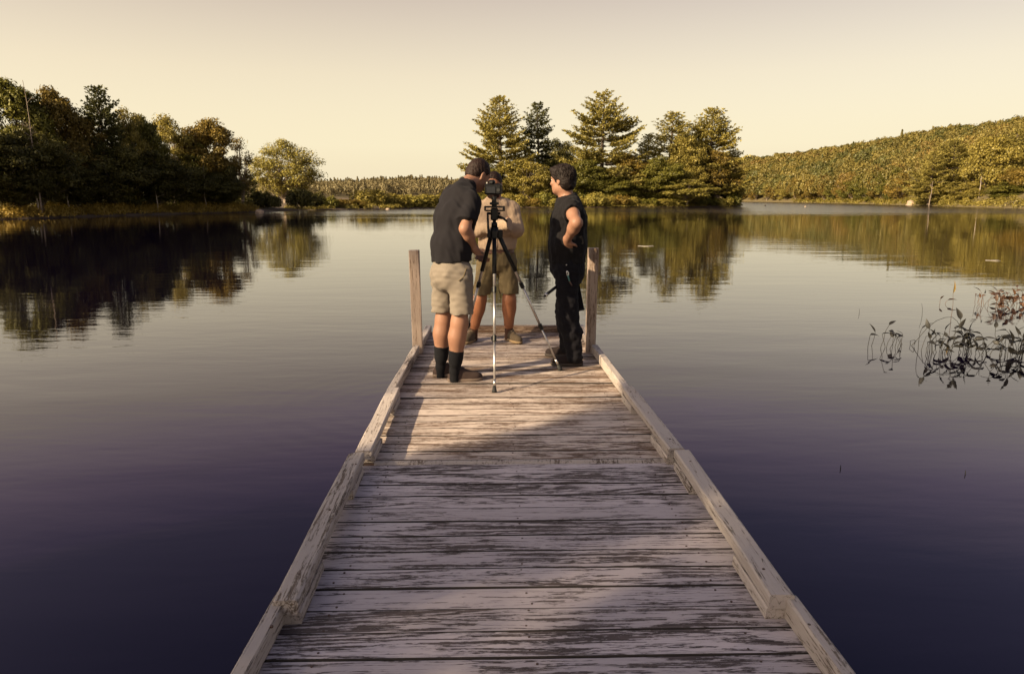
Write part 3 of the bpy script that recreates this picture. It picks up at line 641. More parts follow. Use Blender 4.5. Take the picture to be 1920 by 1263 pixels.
def forest(name, label, pts, Hr, conif, fine, mat, seed, wratio=(.6, .9), cmax=420):
    """leaf size follows distance, so that no crown is drawn finer than it can be seen"""
    g = np.random.default_rng(seed); a = Acc()
    for p in pts:
        H = g.uniform(*Hr); co = g.random() < conif; W_ = H*(g.uniform(*wratio) if not co else g.uniform(.48, .66)); H *= g.uniform(1.05, 1.3) if co else 1
        lf = max(.16, fine*np.linalg.norm(p[:2])); n = int(np.clip(2.6*(W_*H)/(lf*lf*1.3), 40, cmax)); C, N = crown_cloud(g, n, H, W_, co)
        tone = np.clip((.28 if co else .50)+g.normal(0, .17), 0, 1)
        leaf_quads(a, C+p, N, lf*g.uniform(.6, 1.35, n), .7, np.clip(tone+g.normal(0, .06, n), 0, 1), g)
    tag(link(name, a.mesh(name, M[mat])), label, kind='stuff')
g = np.random.default_rng(77); cand_u, cand_v = g.random(24000), g.random(24000)**1.15
P0 = hill_pt(cand_u, cand_v*1.02); keep = []
wgt = np.linalg.norm(P0[:, :2], axis=1); acc_p = np.minimum(1, (wgt/420)**.5)
ok = g.random(24000) < acc_p; P0 = P0[ok]; cell = {}
for p in P0:                                     # keep crowns a few metres apart
    kx, ky = int(p[0]//6.5), int(p[1]//6.5)
    if (kx, ky) in cell: continue
    cell[(kx, ky)] = 1; keep.append(p)
pxs = lambda p: 960+FPX*((p@_r)/((p-np.array([0, 0, CAM_H]))@_f))
keep = [p for p in keep if not (pxs(p) > 1690 and math.hypot(p[0], p[1]) < 232)]
mixr = np.array([math.sin(p[0]*.021+1)*math.cos(p[1]*.017)*.5 for p in keep])+np.random.default_rng(5).normal(0, .5, len(keep)); keep = np.array(keep)
forest('forest', 'gold-green forest covering most of the hillside on the right', keep[(mixr > -.38) & (mixr < .55)], (8.0, 13.0), .02, .00105, 'hill_leaf', 8, cmax=520)
forest('forest', 'darker green trees scattered through the hillside forest on the right', keep[mixr <= -.38], (8.0, 12.5), .05, .00105, 'hill_green', 18, cmax=520)
forest('forest', 'russet trees scattered through the hillside forest on the right', keep[mixr >= .55], (7.5, 12.0), .0, .00105, 'hill_russet', 28, cmax=520)
_rs = smooth_poly(sh[:, :2], 2.0); _rn = np.stack([np.interp(np.linspace(0, 1, len(_rs)), k0, (rd-sh)[:, j]) for j in (0, 1)], -1); _rn = unit(_rn)
scrub('undergrowth', 'low golden scrub along the waterline of the right shore', _rs, _rn, np.where((_rs[:, 1] < 330) & (_rs[:, 1] > 80))[0], .5, 9, 620, 110, 2.0, .22, 'leaf_gold', 12)
# trees of the waterline under the hillside, one by one
GR = 'trees along the waterline below the hillside'
for k in range(22):
    px = 1395+k*13.6+random.uniform(-4, 4); b = np.interp(px, [c[0] for c in RS], [c[1] for c in RS]); Y = on_plane(px, b, WZ)[1]+random.uniform(3, 7); hh = random.uniform(7.5, 12)
    pt = at(px, b, Y); lf = random.choice(['leaf_gold', 'leaf_green', 'leaf_russet', 'leaf_russet'])
    plant(['round', 'multi', 'tall', 'open'][k % 4], 0, 0, hh*random.uniform(.6, .85), 0, f'{COLW[lf]} tree, {ORD[k]} from the island along the waterline below the hillside', group=GR, leaf=lf, xyz=(pt[0], Y, WZ+.3), H=hh)
G4 = 'big trees at the right end of the far shore'
plant('pine_c', 1792, 258, 130, 182, 'largest pine of the right shore, spreading golden tiers over the water', group=G4)
plant('pine_b', 1752, 282, 66, 178, 'slimmer pine left of the largest pine on the right shore', group=G4)
plant('round', 1868, 250, 90, 168, 'large rounded leafy tree right of the largest pine on the right shore', group=G4, leaf='leaf_gold')
plant('pine_a', 1908, 240, 90, 176, 'dark-tiered pine at the right edge of the picture', group=G4)
plant('multi', 1818, 340, 60, 164, 'low golden tree under the largest pine on the right shore', group=G4)
plant('round', 1896, 340, 70, 150, 'low green tree by the water at the right edge', group=G4, leaf='leaf_green')
plant('round', 1940, 300, 90, 150, 'leafy tree cut by the right edge of the picture', group=G4, leaf='leaf_russet')
bare_tree('birch_tree', 'white trunk shining between the big trees of the right shore', 1842, 330, 160, .5, .16, 3, 15, 'pale_bark', .08)
bare_tree('birch_tree', 'pale trunk left of the largest pine on the right shore', 1747, 340, 172, .5, .11, 3, 16, 'grey_bark', .08)
# --- distant hill behind the spit
FR = [(300, 352, 900), (420, 346, 880), (560, 345, 860), (640, 344, 850), (720, 341, 840), (775, 338, 830), (840, 341, 840), (960, 346, 860), (1100, 352, 880), (1300, 358, 900)]
fr = np.array([at(a, b, c) for a, b, c in FR]); fr[:, 2] -= 9; fs = fr.copy(); fs[:, 1] = 520; fs[:, 0] = fr[:, 0]*520/fr[:, 1]; fs[:, 2] = WZ
nu, nv = 60, 10; kk = np.linspace(0, 1, len(fr)); uu = np.linspace(0, 1, nu); FA = np.stack([np.interp(uu, kk, fs[:, j]) for j in range(3)], -1); FB = np.stack([np.interp(uu, kk, fr[:, j]) for j in range(3)], -1)
tv = np.linspace(0, 1.2, nv); rows = FA[:, None]+(FB-FA)[:, None]*tv[None, :, None]; rows[:, :, 2] = WZ+np.where(tv < 1, .2+tv**.9*1.0, 1-(tv-1)*2)[None]*(FB[:, 2]-WZ)[:, None]
ii, jj = np.meshgrid(np.arange(nu-1), np.arange(nv-1), indexing='ij'); q = (ii*nv+jj).ravel()
tag(link('distant_hill', arr_mesh('distant_hill', rows.reshape(-1, 3), np.stack([q, q+nv, q+nv+1, q+1], -1), M['hill_ground'], True)), 'low wooded hill far behind the spit', kind='structure')
g = np.random.default_rng(78); pts = []
for k in range(2600):
    u, v = g.random(), g.random()**.9*1.02; a = np.array([np.interp(u, kk, fs[:, j]) for j in range(3)]); b = np.array([np.interp(u, kk, fr[:, j]) for j in range(3)]); p = a+(b-a)*v; p[2] = WZ+(.2+min(v, 1)**.9*.98)*(b[2]-WZ)-.3
    if abs(p[0]/p[1]) < .5: pts.append(p)
forest('forest', 'distant forest of small spiky treetops on the low hill', pts, (7, 11.5), .45, .0010, 'far_leaf_haze', 9, cmax=150)
# buoys
for px, py, lb in ((1435, 386.5, 'tiny pale float on the water beyond the island tip'), (1510, 388.5, 'tiny pinkish float further right off the hillside shore')):
    p = on_plane(px, py, WZ); bm = bmesh.new(); bmesh.ops.create_uvsphere(bm, u_segments=10, v_segments=8, radius=.22); o = link('mooring_float', bm_mesh('mooring_float', bm, M['rock'], True)); o.location = (p[0], p[1], WZ+.08); tag(o, lb, 'buoy', 'mooring floats off the far shore')
# ------------------------------------------------------------------ people: bodies as one smooth surface grown from a distance field
class Field:
    def __init__(s, lo, hi, h):
        s.lo = np.array(lo, np.float32); s.h = h; s.n = np.ceil((np.array(hi)-np.array(lo))/h).astype(int)+1
        s.ax = [s.lo[k]+h*np.arange(s.n[k], dtype=np.float32) for k in range(3)]
        s.D = np.full(s.n, 1.0, np.float32)
    def box(s, lo, hi):
        a = np.clip(np.floor((np.array(lo)-s.lo)/s.h).astype(int), 0, s.n-1); b = np.clip(np.ceil((np.array(hi)-s.lo)/s.h).astype(int)+1, 1, s.n)
        sl = tuple(slice(i, j) for i, j in zip(a, b))
        P = np.stack(np.meshgrid(*[s.ax[k][sl[k]] for k in range(3)], indexing='ij'), -1); return sl, P
    def put(s, sl, d, k, mode):
        A = s.D[sl]
        if mode == 'add': hh = np.maximum(k-np.abs(A-d), 0)/k; s.D[sl] = np.minimum(A, d)-hh*hh*k*.25
        else: d = -d; hh = np.maximum(k-np.abs(A-d), 0)/k; s.D[sl] = np.maximum(A, d)+hh*hh*k*.25
    def cap(s, a, b, ra, rb, k=.02, mode='add', cuts=()):
        a, b = np.array(a, np.float32), np.array(b, np.float32); m = max(ra, rb)+k+.03
        sl, P = s.box(np.minimum(a, b)-m, np.maximum(a, b)+m)
        if 0 in P.shape: return
        ab = b-a; t = np.clip(((P-a)@ab)/(ab@ab+1e-9), 0, 1); d = np.linalg.norm(P-a-t[..., None]*ab, axis=-1)-(ra+(rb-ra)*t)
        for (p, n) in cuts: d = np.maximum(d, (P-np.array(p, np.float32))@np.array(n, np.float32))
        s.put(sl, d, k, mode)
    def ell(s, c, r, R=None, k=.02, mode='add', cuts=()):
        c = np.array(c, np.float32); r = np.array(r, np.float32); m = r.max()+k+.03; sl, P = s.box(c-m, c+m)
        if 0 in P.shape: return
        q = (P-c); q = q@np.array(R, np.float32).T if R is not None else q          # rows of R: local axes
        d = (np.linalg.norm(q/r, axis=-1)-1)*r.min()
        for (p, n) in cuts: d = np.maximum(d, (P-np.array(p, np.float32))@np.array(n, np.float32))
        s.put(sl, d, k, mode)
    def seg(s, a, b, wa, wb, right, k=.05, cuts=()):
        """flattened tapered segment: wa/wb = (half width along right, half depth)"""
        a, b = np.array(a, np.float32), np.array(b, np.float32); ab = b-a; L = np.linalg.norm(ab); z = ab/L
        x = np.array(right, np.float32); x = x-z*(x@z); x /= np.linalg.norm(x); y = np.cross(z, x); m = max(*wa, *wb)+k+.04
        sl, P = s.box(np.minimum(a, b)-m, np.maximum(a, b)+m)
        if 0 in P.shape: return
        q = P-a; t = np.clip((q@z)/L, 0, 1); rx = wa[0]+(wb[0]-wa[0])*t; ry = wa[1]+(wb[1]-wa[1])*t; rz = q@z-t*L; mn = np.minimum(rx, ry)
        d = (np.sqrt(((q@x)/rx)**2+((q@y)/ry)**2+(rz/mn)**2)-1)*mn
        for (p, n) in cuts: d = np.maximum(d, (P-np.array(p, np.float32))@np.array(n, np.float32))
        s.put(sl, d, k, 'add')
    def cut(s, p, n):
        for ax in [np.array(n, np.float32)]:
            g = sum((s.ax[k]-p[k]).reshape([-1 if j == k else 1 for j in range(3)])*ax[k] for k in range(3)); s.D = np.maximum(s.D, g)
    def fold(s, amp, seed, freq, stretch=(1, 1, 1), n=7):
        g = np.random.default_rng(seed); X, Y, Z = np.meshgrid(*s.ax, indexing='ij', sparse=True); w = .0
        for k in range(n):
            f = g.normal(0, 1, 3)*np.array(stretch)*freq; ph = g.uniform(0, 6.28, 2); w = w+np.sin(X*f[0]+Y*f[1]+Z*f[2]+ph[0]+.8*np.sin(Z*freq*.35+X*freq*.3+ph[1]))
        s.D = s.D+np.where(np.abs(s.D) < .05, amp*w/math.sqrt(n)-amp*.55, 0).astype(np.float32)
    def mesh(s, name, mat, org):
        D = s.D; S = D < 0; nx, ny, nz = D.shape
        cnt = np.zeros((nx-1, ny-1, nz-1), np.int8); cor = [(i, j, k) for i in (0, 1) for j in (0, 1) for k in (0, 1)]
        for i, j, k in cor: cnt += S[i:nx-1+i, j:ny-1+j, k:nz-1+k]
        act = (cnt > 0) & (cnt < 8); ids = np.argwhere(act); idx = np.full(act.shape, -1, np.int32); idx[act] = np.arange(len(ids))
        V8 = np.stack([D[ids[:, 0]+i, ids[:, 1]+j, ids[:, 2]+k] for i, j, k in cor], -1); acc_ = np.zeros((len(ids), 3)); c_ = np.zeros(len(ids))
        for a in range(8):
            for b in range(a+1, 8):
                if sum(abs(p-q) for p, q in zip(cor[a], cor[b])) != 1: continue
                va, vb = V8[:, a], V8[:, b]; m = (va < 0) != (vb < 0); t = np.where(m, va/np.where(m, va-vb, 1), 0)[:, None]
                acc_ += np.where(m[:, None], np.array(cor[a])*(1-t)+np.array(cor[b])*t, 0); c_ += m
        verts = s.lo+s.h*(ids+acc_/c_[:, None]); F = []
        for axn in range(3):
            o1, o2 = [(1, 2), (2, 0), (0, 1)][axn]; sl0 = [slice(None)]*3; sl1 = [slice(None)]*3; sl0[axn] = slice(0, -1); sl1[axn] = slice(1, None)
            s0, s1 = S[tuple(sl0)], S[tuple(sl1)]; e = np.argwhere(s0 != s1)
            e = e[(e[:, o1] > 0) & (e[:, o2] > 0) & (e[:, o1] < D.shape[o1]-1) & (e[:, o2] < D.shape[o2]-1)]
            if not len(e): continue
            inside = s0[tuple(e.T)]; q = []
            for d1, d2 in ((-1, -1), (0, -1), (0, 0), (-1, 0)):
                c = e.copy(); c[:, o1] += d1; c[:, o2] += d2; q.append(idx[tuple(c.T)])
            q = np.stack(q, -1); q[~inside] = q[~inside][:, ::-1]; F.append(q)
        return arr_mesh(name, verts-np.array(org), np.concatenate(F), mat, True)
M['skin'] = plain('skin', (.245, .125, .080), .55, spec=.35, var=.14, scale=9)
M['skin_dark'] = plain('skin_tanned', (.26, .105, .052), .55, spec=.35, var=.16, scale=9)
def hair_mat(name, col):
    t = NT(name); o = t.n('TexCoord').outputs['Object']; f = t.noise(t.mapping(o, (1, 1, .35)), 160, 4, .6)
    t.set(t.bsdf, 'Base Color', t.mix(f, tuple(c*.45 for c in col), tuple(c*1.8 for c in col))); t.set(t.bsdf, 'Roughness', .6); t.set(t.bsdf, 'Specular IOR Level', .18); t.bump(f, .004); return t.m
M['hair_brown'] = hair_mat('hair_brown', (.016, .008, .006)); M['hair_black'] = hair_mat('hair_black', (.010, .006, .005))
def cloth(name, col, wv=900., var=.12, bump=.0012):
    t = NT(name); o = t.n('TexCoord').outputs['Object']; f = t.noise(o, 11, 5, .6); w = t.noise(o, wv, 2)
    t.set(t.bsdf, 'Base Color', t.mix(f, tuple(c*(1-var) for c in col), tuple(c*(1+var) for c in col))); t.set(t.bsdf, 'Roughness', .9); t.set(t.bsdf, 'Specular IOR Level', .15)
    t.set(t.bsdf, 'Sheen Weight', .02); h = t.math('ADD', t.math('MULTIPLY', t.noise(t.mapping(o, (1, 1, .5)), 26, 4, .6), 1.0), t.math('MULTIPLY', w, .4)); t.bump(h, bump); return t.m
M['tee_charcoal'] = cloth('tee_charcoal', (.0105, .0092, .0112)); M['tee_black'] = cloth('tee_black', (.008, .007, .008)); M['trouser_black'] = cloth('trouser_black', (.006, .0055, .008))
M['khaki'] = cloth('khaki', (.175, .148, .122)); M['olive'] = cloth('olive', (.125, .095, .052)); M['tan_shirt'] = cloth('tan_shirt', (.35, .255, .18)); M['sock_black'] = cloth('sock_black', (.007, .007, .009)); M['sock_brown'] = cloth('sock_brown', (.07, .035, .025))
M['shoe_brown'] = cloth('shoe_brown', (.050, .034, .030)); M['shoe_dark'] = cloth('shoe_dark', (.020, .014, .014)); M['boot_olive'] = cloth('boot_olive', (.075, .056, .038)); M['sole_grey'] = plain('sole_grey', (.13, .095, .075), .8); M['sole_dark'] = plain('sole_dark', (.03, .022, .018), .8); M['sole_tan'] = plain('sole_tan', (.22, .15, .08), .8)
M['leather'] = plain('leather', (.075, .03, .018), .5); M['black_plastic'] = plain('black_plastic', (.0035, .0035, .004), .4, spec=.3); M['rubber'] = plain('rubber', (.012, .012, .012), .8)
M['alu'] = plain('brushed_alu', (.50, .48, .47), .38, metal=.9, var=.06); M['steel'] = plain('steel', (.6, .58, .55), .3, metal=1); M['eye_white'] = plain('eye_white', (.6, .56, .52), .2); M['iris'] = plain('iris', (.03, .02, .012), .15); M['lace'] = plain('lace', (.35, .27, .18), .9)
M['screen'] = plain('dark_screen', (.010, .010, .014), .12); M['teal'] = plain('teal_cord', (.05, .16, .16), .6); M['white_band'] = plain('white_band', (.7, .66, .62), .5)
def A(*v): return np.array(v, float)
def mid(a, b, t=.5): return a+(b-a)*t
class Person:
    def __init__(s, label, base, fwd):
        s.base = A(*base); s.root = thing('person', label, 'person', tuple(s.base)); s.fwd = unit(A(*fwd, 0)); s.right = A(s.fwd[1], -s.fwd[0], 0)
    def field(s, lo, hi, h): return Field(s.base+A(*lo), s.base+A(*hi), h)
    def add(s, f, name, mat): return link(name, f.mesh(name, mat, s.base), s.root)
    def put(s, name, bm, mat, smooth=True, parent=None): return link(name, bm_mesh(name, bm, mat, smooth), parent or s.root)
def head_axes(fwd, up):
    f = unit(A(*fwd)); u = A(*up); u = unit(u-f*(u@f)); r = np.cross(f, u); return r, f, u
def head(F, c, ax, sc=1.0, neck=None, nr=(.056, .064)):
    r, f, u = ax; R = np.stack([r, f, u]); L = lambda x, y, z: c+(r*x+f*y+u*z)*sc
    F.ell(L(0, -.012, .030), A(.076, .097, .092)*sc, R); F.ell(L(0, .030, -.035), A(.061, .066, .090)*sc, R, .03)
    F.ell(L(0, .058, -.098), A(.034, .030, .022)*sc, R, .025); F.ell(L(.045, .012, -.070), A(.022, .045, .030)*sc, R, .03); F.ell(L(-.045, .012, -.070), A(.022, .045, .030)*sc, R, .03)
    F.cap(L(0, .088, .012), L(0, .112, -.026), .0095*sc, .0145*sc, .014); F.ell(L(.013, .098, -.030), A(.009, .011, .008)*sc, R, .008); F.ell(L(-.013, .098, -.030), A(.009, .011, .008)*sc, R, .008)
    F.ell(L(0, .082, .027), A(.052, .015, .011)*sc, R, .015)
    for sg in (-1, 1):
        F.ell(L(sg*.031, .102, .006), A(.018, .016, .012)*sc, R, .012, 'sub'); F.ell(L(sg*.043, .070, -.022), A(.022, .020, .018)*sc, R, .02)
        F.ell(L(sg*.080, -.010, -.008), A(.009, .021, .034)*sc, R, .008); F.ell(L(sg*.089, -.004, -.004), A(.006, .011, .019)*sc, R, .006, 'sub')
    F.ell(L(0, .092, -.058), A(.024, .011, .0065)*sc, R, .006); F.ell(L(0, .090, -.069), A(.021, .011, .007)*sc, R, .006)
    if neck is not None: F.cap(L(0, -.030, -.060), neck, nr[0]*sc, nr[1]*sc, .035)
    return L
def eyes(P, L, mat='eye_white'):
    for sg in (-1, 1):
        bm = bmesh.new(); bmesh.ops.create_uvsphere(bm, u_segments=12, v_segments=8, radius=.0118); o = P.put('eye', bm, M['eye_white']); o.location = tuple(L(sg*.031, .079, .006)-P.base)
        bm = bmesh.new(); bmesh.ops.create_uvsphere(bm, u_segments=10, v_segments=6, radius=.0072); q = link('iris', bm_mesh('iris', bm, M['iris'], True), o); q.location = tuple((L(sg*.031, .0865, .006)-L(sg*.031, .079, .006)))
def hand(F, w, d, palm_n, curl=.5, spread=.0, size=1.0, thumb=1):
    """palm from wrist w along d; palm faces palm_n; fingers curl towards palm_n"""
    d = unit(d); n = unit(palm_n-d*(palm_n@d)); s_ = np.cross(d, n); R = np.stack([s_, d, n])
    F.ell(w+d*.045*size, A(.042, .055, .019)*size, R, .02); F.cap(w-d*.02, w+d*.03, .027*size, .026*size, .02)
    for k, (off, l) in enumerate(((-.030, .062), (-.010, .074), (.010, .070), (.029, .054))):
        b = w+d*.085*size+s_*off*size; a1 = curl*.8; a2 = curl*1.9; e1 = b+(d*math.cos(a1)+n*math.sin(a1))*l*.55*size+s_*off*spread; e2 = e1+(d*math.cos(a2)+n*math.sin(a2))*l*.5*size
        F.cap(b-d*.02, e1, .0098*size, .0088*size, .006); F.cap(e1, e2, .0088*size, .0072*size, .004)
    t0 = w+d*.028*size-s_*thumb*.030*size; t1 = t0+(d*.6-s_*thumb*.75+n*.35)*.042*size; t2 = t1+(d*.9-s_*thumb*.1+n*.4)*.034*size
    F.cap(t0, t1, .0145*size, .0115*size, .012); F.cap(t1, t2, .0108*size, .0085*size, .005)
def arm(F, sh, el, wr, r=(.052, .043, .041, .027), k=.03):
    F.cap(sh, mid(sh, el, .45), r[0], r[0]*.96, k); F.cap(mid(sh, el, .45), el, r[0]*.96, r[1], k)
    F.cap(el, mid(el, wr, .3), r[1], r[2]*1.08, k); F.cap(mid(el, wr, .3), wr, r[2]*1.08, r[3], k)
def leg(F, hip, kn, an, r=(.088, .056, .0515, .034), back=None, k=.07):
    F.cap(hip, kn, r[0], r[1], k); F.cap(kn, an, r[1]*.92, r[3], k)
    c = mid(kn, an, .30)+(A(0, 0, 0) if back is None else back*.012); F.cap(mid(kn, an, .12), c, r[1]*.85, r[2], k); F.cap(c, mid(kn, an, .75), r[2], r[3]*1.05, k)
def shoe(P, heel, d, L=.285, wd=.045, ankle=None, upper='shoe_brown', sole='sole_grey', high=.0, laces=True):
    d = unit(A(d[0], d[1], 0)); s_ = A(d[1], -d[0], 0); h = .0055; lo = np.minimum(heel, heel+d*L)-A(.09, .09, .03); hi = np.maximum(heel, heel+d*L)+A(.09, .09, .22+high); z = A(0, 0, 1)
    def outline(F, infl, zc, rz):
        R = np.stack([d, s_, z]); F.ell(heel+d*.05+z*zc, A(.055+infl, .036+infl, rz), R, .03); F.ell(heel+d*L*.36+z*zc, A(.09, .035+infl, rz), R, .03); F.ell(heel+d*L*.68+z*zc, A(.085+infl, wd+infl, rz), R, .03)
    F = Field(lo, hi, h); outline(F, 0, .038, .045); F.cap(heel+d*L*.62+z*.045, heel+d*L*.36+z*.080, .030, .036, .03); a = ankle if ankle is not None else heel+d*.06+z*.1
    F.cap(heel+d*.055+z*.05, A(*(heel+d*.06)[:2], .085+high), .040, .044, .03, cuts=((heel+z*(.095+high), (0, 0, 1)),)); F.cut(heel+z*.022, (0, 0, -1)); F.fold(.0012, 3, 60)
    o = P.add(F, 'shoe', M[upper]); F = Field(lo, hi, h); outline(F, .006, .018, .05); F.cut(heel+z*.003, (0, 0, -1)); F.cut(heel+z*.030, (0, 0, 1)); so = link('sole', F.mesh('sole', M[sole], P.base), o)
    if laces:
        bm = bmesh.new()
        for k in range(4):
            q = heel+d*(L*(.40+.075*k))+z*(.118-.017*k)-P.base; add_tube(bm, [q-s_*.022-z*.012, q-s_*.010, q+s_*.010+d*.008, q+s_*.022-z*.012], .0028, 5)
        link('lace', bm_mesh('lace', bm, M['lace'] if upper == 'boot_olive' else M['rubber']), o)
    return o

# ---------------- man in charcoal tee and khaki shorts, bent over the camera
def man_bent():
    P = Person('tall man in charcoal tee and khaki shorts bending to look into the camera', (*on_plane(846, 714)[:2], 0), (.85, .53)); r, f = P.right, P.fwd; z = A(0, 0, 1)
    hipR, hipL = at(864, 512, 5.58), at(832, 509, 5.74); knR, knL = at(862, 602, 5.57), at(832, 597, 5.76); anR, anL = at(852, 696, 5.60), at(826, 688, 5.77)
    lum, che, upc, nb = at(847, 462, 5.68), at(853, 410, 5.71), at(862, 372, 5.74), at(875, 347, 5.79)
    shR, shL = at(883, 380, 5.60), at(845, 373, 5.86); elR, wrR = at(872, 429, 5.50), at(891, 468, 5.62); elL, wrL = at(872, 440, 6.02), at(899, 478, 5.98)
    hc = at(897, 328, 5.90); ax = head_axes(f*.80+A(.10, .25, -.52), (0.35, .15, 1)); pel = at(846, 496, 5.66)
    F = P.field((-.45, -.5, -.01), (.62, .75, 1.90), .0075)
    F.seg(pel, lum, (.150, .115), (.140, .100), r); F.seg(lum, che, (.140, .100), (.165, .112), r); F.seg(che, upc, (.165, .112), (.155, .095), r); F.cap(shR, shL, .058, .058, .06)
    leg(F, hipR, knR, anR, back=-f); leg(F, hipL, knL, anL, back=-f); F.cap(anR, anR-z*.03, .034, .028); F.cap(anL, anL-z*.03, .034, .028)
    arm(F, shR, elR, wrR); arm(F, shL, elL, wrL); hand(F, wrR, unit(at(904, 488, 5.80)-wrR), unit(A(.3, .6, .3)), .55, thumb=1); hand(F, wrL, unit(A(.3, -.5, -.4)), unit(A(.2, -.4, .6)), .8, thumb=-1)
    L = head(F, hc, ax, 1.02, nb, (.057, .068)); body = P.add(F, 'body', M['skin']); eyes(P, L)
    # short cropped hair
    F = Field(hc-.16, hc+.16, .006); R = np.stack(ax); F.ell(L(0, -.014, .034), A(.0805, .101, .095)*1.02, R); F.ell(L(0, -.06, -.025), A(.066, .052, .055), R, .03)
    F.cut(L(0, .072, .045), unit(ax[1]*.55-ax[2]*.85)); F.ell(L(.09, .0, -.03), A(.035, .034, .050), R, .01, 'sub'); F.ell(L(-.09, .0, -.03), A(.035, .034, .050), R, .01, 'sub'); F.cut(L(0, -.05, -.065), unit(-ax[2]-ax[1]*.3)); F.fold(.0018, 5, 190); P.add(F, 'hair', M['hair_brown'])
    # tee
    F = P.field((-.45, -.5, .85), (.62, .7, 1.78), .008); hem = at(846, 489, 5.66)
    F.seg(hem-z*.06, lum, (.188, .150), (.186, .142), r, .06); F.seg(lum, che, (.186, .142), (.190, .137), r, .06); F.seg(che, upc, (.190, .137), (.168, .112), r, .06); F.cap(shR, shL, .074, .074, .07); F.cap(upc, nb, .090, .071, .06)
    for sh, el in ((shR, elR), (shL, elL)):
        dd = unit(el-sh); e = sh+dd*.155; F.cap(sh, e+dd*.06, .071, .077, .035, cuts=((e, dd),))
    F.cut(nb+unit(nb-upc)*.030, unit(nb-upc)); F.cut(hem, unit(A(.05, 0, -1))); F.fold(.0055, 11, 34, (1.2, 1.2, .25)); F.fold(.0026, 12, 70, (1.1, 1.1, .5)); P.add(F, 'tee_shirt', M['tee_charcoal'])
    # shorts
    F = P.field((-.45, -.5, .50), (.5, .6, 1.12), .008); hemR, hemL = at(866, 587, 5.57), at(829, 583, 5.76); top = at(846, 484, 5.66)
    F.seg(hem+z*.0, pel-z*.04, (.166, .128), (.178, .146), r, .05); F.ell(mid(hipR, hipL)-f*.05-z*.045, A(.160, .105, .11), np.stack([r, f, z]), .05)
    for hp, hm, kn in ((hipR, hemR, knR), (hipL, hemL, knL)): F.cap(hp, hm-z*.06, .098, .088, .03, cuts=((hm, (0, 0, -1)),))
    F.cut(top+z*.004, z); F.fold(.0036, 21, 48, (1, 1, .35)); F.fold(.0022, 22, 60, (.6, .6, 1.1)); sh_ = P.add(F, 'shorts', M['khaki'])
    bm = bmesh.new(); q = [hipR+f*.00+r*.095+z*.05, hipR+r*.098-f*.03-z*.02, hipR+r*.090-f*.07-z*.05]; add_tube(bm, [v-P.base for v in q], .004, 6); link('pocket_seam', bm_mesh('pocket_seam', bm, M['olive']), sh_)
    for an, kn, he, dd in ((anR, knR, on_plane(842, 717), A(.99, .13, 0)), (anL, knL, on_plane(814, 708), A(.97, .24, 0))):
        F = Field(an-.13, an+A(.14, .14, .34), .006); up = unit(kn-an); e = an+up*.185; leg(F, kn+z*.4, kn, an, (.096, .060, .0560, .0385), -f); F.cap(an, an-z*.07, .0395, .041, .02); F.cut(e, up); F.fold(.0012, 4, 60); P.add(F, 'sock', M['sock_black'])
        shoe(P, A(he[0], he[1]+.03, 0), dd, .285, .044)
    bm = bmesh.new(); u_ = unit(wrR-elR); x, y, _ = frame_of(u_); c = Vector(mid(elR, wrR, .96)-P.base); n = 16
    add_tube(bm, [c+(Vector(x)*math.cos(2*math.pi*k/n)+Vector(y)*math.sin(2*math.pi*k/n))*.031 for k in range(n+1)], .0045, 6, False); P.put('bracelet', bm, M['white_band'])
    return P
